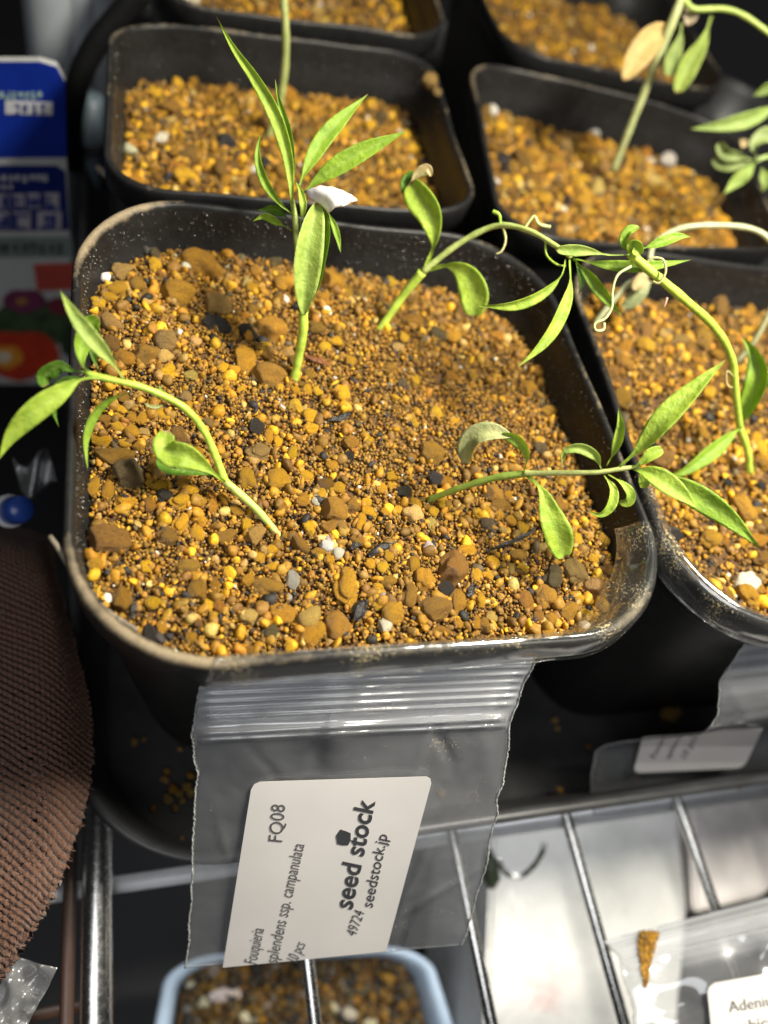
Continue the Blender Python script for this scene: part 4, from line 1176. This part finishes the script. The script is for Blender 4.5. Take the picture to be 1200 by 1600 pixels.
def rd(u, v):
    return zd(u, v, float(np.interp(v, [1140, 1155, 1166, 1192, 1275], [3.2, 2.6, 2.15, 1.62, 0.6])))[2]
lab = label_on(root, [(1004, 1152), (1192, 1138), (1162, 1200), (989, 1208)], rd, rc=0.12, off=0.06, round_=(0, 0, 1, 1))
write(lab, "Fouqui", (1024, 1186), (1040, 1152), 9, rd, INKL, off=0.09)
write(lab, "splend", (1046, 1187), (1064, 1152), 8, rd, INKL, off=0.09)
write(lab, "10 pcs", (1072, 1186), (1090, 1152), 10, rd, INKL, off=0.09)

# --- bag lying on the shelf wires at the lower right
rows = [((940, 1470, 16.6), (1300, 1375, 16.4)), ((965, 1495, 16.3), (1310, 1420, 15.8)), ((985, 1560, 15.9), (1320, 1500, 15.3)), ((1000, 1640, 15.5), (1330, 1580, 15.0)), ((1010, 1720, 15.3), (1340, 1660, 14.8))]
abag = Bag(rows, 0.0, 60, 50, [(0.06, 0.02, .06), (0.1, 0.015, .05)], 21, 0.06, 0.05)
AD = abag.smooth(1090, 1320, 1500, 1700)
root = zip_bag("clear bag with a white label lying on the shelf wires at the lower right", abag, 0.03)
lab = label_on(root, [(1104, 1538), (1420, 1482), (1450, 1720), (1128, 1760)], AD, rc=0.09, off=0.09)
write(lab, "Adenium", (1140, 1582), (1226, 1568), 18, AD, INKL, off=0.105)
write(lab, "arabicum", (1140, 1616), (1232, 1600), 18, AD, INKL, off=0.105)
n = 1100
a = rng.random(n); b = rng.random(n)
uu = 996 + b * (34 - a * 12) + a * 10; vv = 1456 + a * 84; keep = b < (1.02 - a * 0.85)
W = np.array([P(u, v, abag.depth(u, v) - 0.03) for u, v in zip(uu[keep], vv[keep])])
gv = grit_mesh("g", W[:, :2], W[:, 2], rng.uniform(.025, .055, len(W)), pick_cols(len(W), dict(o=6, t=2, b=6, y=1, d=4), rng), ICO0, 77)
o = part("soil_residue", gv[0], gv[1], GRIT, root, colors=gv[2]); o["kind"] = "stuff"

# ---------------------------------------------------------------- wire shelf
sh = thing("wire_shelf", "chrome wire shelf carrying the tray, its thin wires running to the front", "shelf", (3, -6, -0.6))
def wire(x, r, z=-0.22, y0=-16.0, y1=12, name="wire", dx=0.0):
    rod = simple('brown_reflection', (0.07, 0.04, 0.03), 0.35) if name == 'reflection_rod' else CHROME
    V, Fc = tube_geo(np.array([[x + dx, y0, z], [x + dx * .5, (y0 + y1) / 2, z], [x, y1, z]]), r, 18)
    part(name, V, Fc, rod, sh)
for x, dx in ((-0.48, 0.1), (3.22, -0.12), (6.14, -0.15), (9.3, -0.2), (12.4, -.2), (15.5, -.2)):
    wire(x, 0.125, dx=dx)
wire(-4.34, 0.29, -0.45, name="side_rail")
wire(-4.86, 0.13, -0.62, name="reflection_rod")  # added brown rod, its colour stands in for a reflection along the rail
V, Fc = tube_geo(np.array([[-14, -5.45, -0.95], [0, -5.5, -0.95], [16, -5.6, -0.95]]), 0.17, 14)
part("cross_wire", V, Fc, simple("white_coating", (0.80, 0.81, 0.82), 0.35, var=0.08), sh)
V, Fc = tube_geo(np.array([[-14, -7.4, -3.6], [-4.3, -7.4, -3.6]]), 0.12, 12)
part("lower_brace", V, Fc, simple("brown_brace", (0.10, 0.055, 0.035), 0.4), sh)

# ---------------------------------------------------------------- things on the shelf below
def slab(pix, z, h):
    q = np.array([Z(u, v, z) for u, v in pix]); lo = q - [0, 0, h]
    V = np.vstack([q, lo]); n = len(q)
    Fc = [tuple(range(n))[::-1], tuple(range(n, 2 * n))] + [(i, (i + 1) % n, n + (i + 1) % n, n + i) for i in range(n)]
    me = bmesh.new()
    vs = [me.verts.new(p) for p in V]
    for f in Fc: me.faces.new([vs[i] for i in f])
    bmesh.ops.recalc_face_normals(me, faces=me.faces)
    bmesh.ops.bevel(me, geom=list(me.edges), offset=0.12, segments=2, affect='EDGES')
    me.verts.ensure_lookup_table(); me.verts.index_update()
    V = [v.co[:] for v in me.verts]; Fc = [tuple(v.index for v in f.verts) for f in me.faces]
    me.free()
    return V, Fc
V, Fc = slab([(770, 1275), (1060, 1262), (1075, 1420), (1045, 1760), (752, 1760)], -6.0, 6)
tag(part("carton", V, Fc, CARTON, smooth=False), "glossy white carton below the shelf wires, right of the hanging bag", "carton")
V, Fc = slab([(1078, 1230), (1330, 1200), (1330, 1290), (1190, 1400), (1085, 1425)], -6.4, 5)
tag(part("carton", V, Fc, simple("grey_pink_print", (0.64, 0.60, 0.58), 0.4, var=0.35, scale=0.5), smooth=False), "greyish pink blurred carton below the shelf at the right edge", "carton")
# clip with a wire loop
cl = thing("wire_clip", "dark green clip with a bent wire hook, below the tray rim over the white carton", "clip", Z(770, 1372, -4))
V, Fc = tube_geo(np.array([P(762, 1328, 20.5), P(766, 1352, 20.5), P(768, 1372, 20.5), P(768, 1386, 20.5)]), [0.12, 0.2, 0.24, 0.12], 12)
part("clip_grip", V, Fc, simple("olive_plastic", (0.05, 0.065, 0.04), 0.35), cl)
V, Fc = tube_geo(catmull([P(778, 1340, 20.5), P(788, 1362, 20.5), P(812, 1370, 20.5), P(835, 1352, 20.4), P(848, 1330, 20.3), P(850, 1318, 20.3)], 24), 0.07, 10)
part("wire_hook", V, Fc, CHROME, cl)
# pale blue pot with soil
Q = [Z(262, 1494, -8)[:2], Z(668, 1476, -8)[:2], Z(740, 1700, -8)[:2], Z(215, 1740, -8)[:2]]
bp = thing("blue_pot", "pale blue square pot with brown soil on the level below, under the hanging bag", "plant pot", (*np.mean(Q, 0), -15))
n = 120; ring2 = rounded_ring(n, 0.4)
Vv = []
for (k, z) in [(0.75, -15), (0.95, -8.6), (1.0, -8.55), (1.0, -8.05), (0.98, -8), (0.94, -8.02), (0.91, -8.2), (0.87, -9.2)]:
    Vv.append(np.column_stack([quad_map(Q, ring2[:, 0] * k, ring2[:, 1] * k), np.full(n, z)]))
Fc = [tuple(f) for f in grid_faces(8, n, True)[:, ::-1]] + [tuple(range(n))]
part("pot_wall", np.vstack(Vv), Fc, simple("blue_plastic", (0.52, 0.66, 0.84), 0.3, var=0.15, scale=1.0), bp)
top = np.column_stack([quad_map(Q, ring2[:, 0] * .85, ring2[:, 1] * .85), np.full(n, -8.7)])
so = tag(part("potting_soil", np.vstack([top, top - [0, 0, 0.5]]), [tuple(range(n)), tuple(range(n, 2 * n))[::-1]] + [(i, n + i, n + (i + 1) % n, (i + 1) % n) for i in range(n)], SOILB, smooth=False),
     "blurred dark brown soil with white bits in the pale blue pot below", "soil")
for (u, v, w) in [(340, 1556, 34), (365, 1552, 26), (320, 1566, 22), (385, 1588, 26), (545, 1585, 28), (520, 1574, 24), (578, 1598, 22), (300, 1540, 20), (410, 1592, 18), (560, 1545, 14), (480, 1560, 16)]:
    p = Z(u, v, -8.6); r = w * (-(RC @ (p - CAM))[2]) / F / 2
    q = put_pebble(so, p, r, r * .8, r * .7, 0, 'w' if w > 18 else 'o')
gg = np.random.default_rng(5); k = 1500
stt = gg.uniform(-.82, .82, (k, 2)); xy = quad_map(Q, stt[:, 0], stt[:, 1])
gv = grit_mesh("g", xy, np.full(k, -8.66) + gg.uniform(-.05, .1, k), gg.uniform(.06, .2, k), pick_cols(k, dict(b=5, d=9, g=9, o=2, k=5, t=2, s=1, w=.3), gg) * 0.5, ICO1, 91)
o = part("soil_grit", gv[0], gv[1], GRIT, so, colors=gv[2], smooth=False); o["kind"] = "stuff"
# made-up pale blue bottle, stands in for a faint blurred light deep below
c = P(228, 1420, 30)
ringb = np.array([(math.cos(a), math.sin(a)) for a in np.linspace(0, 6.283, 25)[:-1]])
Vv = [np.column_stack([c[0] + ringb[:, 0] * r, c[1] + ringb[:, 1] * r, np.full(24, c[2] + z)]) for r, z in [(0.7, 0.6), (0.7, -0.4), (0.75, -0.5), (1.3, -1.6), (1.5, -2.4), (1.5, -9)]]
bt = thing("bottle", "made-up bluish bottle shape for a blurred light below the shelf, left of the bag", "bottle", (c[0], c[1], c[2] - 9))
part("blurred_light_body", np.vstack(Vv), [tuple(f) for f in grid_faces(6, 24, True)] + [tuple(range(24))], simple("bluish_light_tone", (0.30, 0.40, 0.50), 0.3), bt)

# ---------------------------------------------------------------- left side: knit cloth, bags, packet, posts
rows = [[(-160, 800, 17.0), (-40, 806, 17.0), (50, 815, 17.2), (92, 825, 17.6)], [(-160, 840, 15.6), (-40, 850, 15.5), (60, 860, 15.7), (100, 868, 16.5)], [(-160, 930, 14.7), (-40, 940, 14.6), (70, 950, 14.8), (108, 960, 15.6)],
        [(-160, 1090, 13.5), (-30, 1100, 13.3), (80, 1110, 13.6), (122, 1120, 14.6)], [(-160, 1230, 12.7), (-30, 1240, 12.5), (85, 1245, 12.7), (131, 1240, 13.4)],
        [(-160, 1360, 12.3), (-40, 1365, 12.0), (50, 1370, 12.1), (96, 1365, 12.5)], [(-160, 1470, 12.1), (-60, 1470, 11.9), (10, 1468, 11.9), (38, 1462, 12.1)], [(-160, 1560, 12.2), (-90, 1550, 12.0), (-40, 1540, 12.0), (-8, 1525, 12.1)]]
rows = np.array(rows, float)
n, m = 620, 340
A = np.array([catmull(rows[:, j], n) for j in range(4)])
Gd = np.array([catmull(A[:, i], m) for i in range(n)])
G = np.array([[P(*q) for q in r] for r in Gd])
du = np.gradient(G, axis=0); dv = np.gradient(G, axis=1)
Nn = np.cross(du, dv); Nn /= np.linalg.norm(Nn, axis=2)[..., None]
if (Nn[n // 2, m // 2] @ (CAM - G[n // 2, m // 2])) < 0: Nn = -Nn
lu = np.cumsum(np.linalg.norm(du, axis=2), axis=0); lv = np.cumsum(np.linalg.norm(dv, axis=2), axis=1)
# rows of knit stitches running diagonally
a1 = lu * 0.92 - lv * 0.40; a2 = lv * 0.92 + lu * 0.40
jit = bumps(9, 90, 0.42, (0, 14, 0, 8), (0.25, 0.9))(np.column_stack([lu.ravel(), lv.ravel()])).reshape(lu.shape)
s1 = a1 / 0.125 + jit; s2 = a2 / 0.10 + 0.5 * np.floor(s1) + jit
st = np.clip(np.abs(np.sin(np.pi * s1)) ** 0.8 * (0.66 + 0.34 * np.abs(np.sin(np.pi * s2))) + rng.normal(0, .05, s1.shape), 0, 1)
fold = 0.22 * np.sin(lv * 1.1 + lu * 0.35 + 0.8) + 0.12 * np.sin(lu * 0.9 - lv * 0.7)
G = G + Nn * (st * 0.075 + fold * 0.95 + rng.normal(0, 0.009, st.shape))[..., None]
V, Fc = sheet_solid(G, -0.12 if False else 0.12)
tag(part("knit_cloth", V, Fc, KNIT, attrs=dict(stitch=np.tile(st.ravel(), 2))), "brown knitted cloth draped at the left beside the tray", "cloth")
k = 7000                                  # loose fibres standing off the knit
ii, jj = rng.integers(60, n - 1, k), rng.integers(5, m - 1, k)
b0 = G[ii, jj]; dr = Nn[ii, jj] * 0.7 + rng.normal(0, .6, (k, 3)); dr /= np.linalg.norm(dr, axis=1)[:, None]
L_ = rng.uniform(.04, .16, (k, 1)); sw = np.cross(dr, rng.normal(size=(k, 3))); sw *= 0.005 / np.linalg.norm(sw, axis=1)[:, None]
V = np.stack([b0 - sw, b0 + sw, b0 + dr * L_ + rng.normal(0, .015, (k, 3))], 1).reshape(-1, 3)
o = part("lint", V, np.arange(3 * k).reshape(-1, 3), KNIT, bpy.data.objects["knit_cloth"], attrs=dict(stitch=np.full(3 * k, .9))); o["kind"] = "stuff"

# a scrap of clear wrap in the gloom under the packet
G = np.array([[P(20 + 55 * a + 12 * b, 715 + 50 * b + 14 * math.sin(5 * a), 17.5 + 0.4 * math.sin(7 * a + 3 * b)) for a in np.linspace(0, 1, 16)] for b in np.linspace(0, 1, 12)])
V, Fc = sheet_solid(G, 0.02)
tag(part("plastic_scrap", V, Fc, film_mat("scrap_film", 0.30, (0.5, 0.5, 0.5), 1.2)), "blurred scrap of clear plastic in the dark between the packet and the cloth", "plastic scrap")

# crumpled clear plastic at the lower left
G = []
g = bumps(77, 60, 0.16, (0, 1, 0, 1), (0.05, 0.16))
for i in range(50):
    row = []
    for j in range(50):
        s_, t_ = j / 49, i / 49
        u = -60 + s_ * (150 - 60 * t_) - 10 * t_ ; v = 1475 + t_ * 170 + s_ * 38 * (1 - t_) 
        d = 12.6 + g(np.array([[s_, t_]]))[0]
        row.append(P(u, v, d))
    G.append(row)
V, Fc = sheet_solid(np.array(G), 0.02)
tag(part("crumpled_bag", V, Fc, film_mat("crumpled_film", 0.22, (0.5, 0.5, 0.5), 1.2)), "crumpled clear plastic sticking out below the brown cloth at the lower left", "plastic bag")

# bottle cap lying in the shade
p = P(38, 800, 15.6)
cp = thing("screw_cap", "small blue cap with a white ring lying left of the front pot", "bottle cap", p)
p = P(26, 797, 15.3)
ax = (CAM - p) / np.linalg.norm(CAM - p) + np.array([0.35, 0.1, 0])
cv = catmull([p - ax * 0.3, p + ax * 0.3], 6)
V, Fc = tube_geo(cv, [0.27, 0.28, 0.28, 0.28, 0.27, 0.22], 20)
part("cap_body", V, Fc, simple("cap_blue", (0.02, 0.06, 0.28), 0.3), cp)
V, Fc = tube_geo(cv[:2] - [0.04, 0, 0.0], [0.33, 0.33], 20)
part("cap_ring", V, Fc, simple("cap_white", (0.6, 0.6, 0.6), 0.4), cp)

# printed packet standing behind on the left
Yp = 11.0
def PY(u, v, y=Yp):
    r = ray(u, v); return CAM + r * ((y - CAM[1]) / r[1])
pk = thing("seed_packet", "blue and white printed packet with flower pictures standing at the left behind the front pot", "packet", PY(50, 620))
def card(name, pix, mat, y, depth, parent=pk, z=None):
    q = np.array([PY(u, v, y) for u, v in pix]); n = len(q)
    V = np.vstack([q, q + [0, depth, 0]])
    Fc = [tuple(range(n)), tuple(range(n, 2 * n))[::-1]] + [(i, n + i, n + (i + 1) % n, (i + 1) % n) for i in range(n)]
    bmx = bmesh.new(); vs = [bmx.verts.new(v) for v in V]
    for f in Fc: bmx.faces.new([vs[i] for i in f])
    bmesh.ops.recalc_face_normals(bmx, faces=bmx.faces)
    bmx.verts.ensure_lookup_table(); bmx.verts.index_update()
    V = [v.co[:] for v in bmx.verts]; Fc = [tuple(v.index for v in f.verts) for f in bmx.faces]; bmx.free()
    return part(name, V, Fc, mat, parent, smooth=False)
PW = simple("packet_white", (0.38, 0.38, 0.37), 0.4, var=0.1, scale=1)  # packet colours are darkened to stand in for the shade on it
PB = simple("packet_blue", (0.003, 0.018, 0.20), 0.4, var=0.15, scale=1)
PN = simple("packet_navy", (0.003, 0.010, 0.10), 0.4, var=0.2, scale=1)
PG = simple("packet_grey", (0.15, 0.19, 0.17), 0.4, var=0.15, scale=1)
PR_ = simple("packet_red", (0.34, 0.05, 0.035), 0.4, var=0.2, scale=2)
card("packet_body", [(-140, 98), (62, 98), (88, 106), (101, 130), (104, 250), (120, 600), (-140, 600)], PW, Yp, 0.25)
y1_, y2_ = Yp - 0.02, Yp - 0.04
card("blue_panel", [(-141, 97), (62, 97), (89, 105), (102, 130), (104, 246), (-141, 248)], PB, y1_, 0.015)
card("navy_panel", [(-140, 258), (88, 259), (102, 268), (108, 360), (-140, 362)], PN, y1_, 0.015)
card("grey_band", [(-140, 372), (112, 370), (116, 402), (-140, 404)], PG, y1_, 0.015)
card("red_panel", [(52, 413), (116, 411), (118, 452), (58, 455)], PR_, y1_, 0.015)
LET = simple("print_white", (0.42, 0.42, 0.43), 0.5, var=0.05)
LETG = simple("print_pale", (0.25, 0.36, 0.34), 0.5, var=0.05)
LETB = simple("print_blue", (0.02, 0.03, 0.16), 0.5, var=0.05)
LETM = simple("print_lilac", (0.34, 0.31, 0.34), 0.5, var=0.1)
DKP = simple("print_dark", (0.02, 0.025, 0.022), 0.5)
def strokes(name, cells, mat, seed):
    """blurred, unreadable print: small stroke blocks"""
    g = np.random.default_rng(seed); V, Fc = [], []
    for (u0, v0, u1, v1) in cells:
        for _ in range(5):
            horiz = g.random() < .5
            if horiz: a = (u0 + (u1 - u0) * g.uniform(0, .25), g.uniform(v0, v1)); b = (u1 - (u1 - u0) * g.uniform(0, .25), a[1] + max(2.0, (v1 - v0) * .16))
            else: a = (g.uniform(u0, u1 - 2), v0 + (v1 - v0) * g.uniform(0, .2)); b = (a[0] + max(2.0, (u1 - u0) * .18), v1 - (v1 - v0) * g.uniform(0, .2))
            k = len(V)
            dd = g.uniform(0, 0.004)
            V += [PY(a[0], a[1], y2_ - dd), PY(b[0], a[1], y2_ - dd), PY(b[0], b[1], y2_ - dd), PY(a[0], b[1], y2_ - dd)]; Fc.append((k, k + 3, k + 2, k + 1))
    part(name, V, Fc, mat, pk, smooth=False)
strokes("small_print", [(x, 142, x + 9, 154) for x in range(-12, 66, 10)], LETG, 1)
card("print_block", [(8, 157), (82, 160), (82, 180), (8, 178)], LET, y2_, 0.012)
strokes("bold_print", [(-16, 158, -4, 178)], LET, 2)
y2_ -= 0.02
strokes("bold_print", [(x, 161, x + 9, 177) for x in (22, 36, 50, 62)], LETB, 12)
y2_ += 0.02
strokes("fine_print", [(x, 272, x + 9, 284) for x in range(-10, 76, 11)] + [(x, 288, x + 9, 296) for x in range(-10, 20, 11)], LET, 3)
for q in [(-30, 303, -10, 327), (-6, 303, 14, 327), (18, 303, 38, 327), (43, 302, 62, 326), (68, 302, 92, 328), (-12, 331, 14, 358), (20, 331, 48, 358), (58, 331, 96, 358)]:
    card("print_block", [(q[0], q[1]), (q[2], q[1]), (q[2], q[3]), (q[0], q[3])], LETM, y2_, 0.012)
y2_ -= 0.02
strokes("large_print", [(x, 303, x + 21, 327) for x in (-30, -6, 18, 43, 68)] + [(x, 331, x + 25, 358) for x in (-40, -10, 20, 62)], LETB, 4)
y2_ += 0.02
strokes("grey_print", [(x, 380, x + 12, 396) for x in range(-10, 100, 14)], DKP, 5)
def blob(name, u, v, ru, rv, mat, y):
    card(name, [(u + ru * math.cos(a), v + rv * math.sin(a) * (1 + .1 * math.sin(5 * a))) for a in np.linspace(0, 6.283, 21)[:-1]], mat, y, 0.01)
blob("leaf_print", 60, 505, 75, 38, simple("print_green", (0.035, 0.06, 0.025), 0.5, var=0.6, scale=2.5), Yp - 0.014)
blob("flower_print", 38, 470, 34, 18, simple("print_purple", (0.12, 0.02, 0.06), 0.5, var=0.3, scale=2), Yp - 0.028)
blob("flower_print", 34, 471, 9, 6, simple("print_ochre", (0.3, 0.16, 0.04), 0.5), Yp - 0.042)
blob("flower_print", 98, 478, 24, 14, simple("print_wine", (0.13, 0.015, 0.03), 0.5, var=0.3, scale=2), Yp - 0.029)
blob("flower_print", 30, 555, 64, 38, simple("print_orange_red", (0.40, 0.030, 0.010), 0.5, var=0.3, scale=1.5), Yp - 0.030)
blob("flower_print", 10, 558, 26, 18, simple("print_yellow", (0.6, 0.24, 0.02), 0.5), Yp - 0.044)
blob("flower_print", 6, 558, 12, 9, simple("print_cream", (0.6, 0.5, 0.36), 0.5), Yp - 0.058)
blob("leaf_print", 120, 535, 26, 30, simple("print_dark_green", (0.02, 0.035, 0.015), 0.5, var=0.4, scale=2), Yp - 0.025)

# posts and a black cable behind
POSTM = simple("grey_post", (0.30, 0.32, 0.34), 0.4, var=0.15, scale=0.4)
for (u, r, lab) in [(83, 0.75, "pale grey shelf post behind the blue packet, leftmost of three"), (128, 0.55, "grey shelf post right of the blue packet, middle of three"), (158, 0.42, "thin grey shelf post beside the black cable, rightmost of three")]:
    p = PY(u, 60, 17)
    V, Fc = tube_geo(np.array([[p[0], 17, -20], [p[0], 17, 30]]), r, 20)
    tag(part("shelf_post", V, Fc, POSTM), lab, "post", "grey posts behind the packet")
PIPE = simple("slate_pipe", (0.12, 0.16, 0.19), 0.4, var=0.1)
p0, p1 = PY(140, 150, 14), PY(133, 420, 14)
V, Fc = tube_geo(np.array([p0, p1]), 0.36, 16)
tag(part("slate_pipe", V, Fc, PIPE), "bluish grey upright strip between the packet and the rear pot", "pipe")
V, Fc = tube_geo(catmull([PY(225, -20, 13), PY(190, 20, 13), PY(150, 70, 13), PY(122, 130, 13), PY(110, 200, 13), PY(114, 260, 13)], 40), 0.30, 12)
tag(part("cable", V, Fc, simple("cable_black", (0.008, 0.008, 0.008), 0.4)), "thick black cable curving down between the packet and the rear pot", "cable")
V, Fc = tube_geo(np.array([PY(112, 234, 13.2), PY(172, 236, 13.2)]), 0.1, 10)
tag(part("cable_tie", V, Fc, simple("tie_black", (0.008, 0.008, 0.008), 0.5)), "thin black tie running across the bluish grey strip", "cable tie")

fl = link("floor", mesh("floor", [(-60, -60, -15.3), (60, -60, -15.3), (60, 60, -15.3), (-60, 60, -15.3)], [(0, 1, 2, 3)], simple("dark_floor", (0.012, 0.012, 0.014), 0.6, scale=0.3)))
fl["kind"] = "structure"; fl["label"] = "dark floor far below the wire shelf"
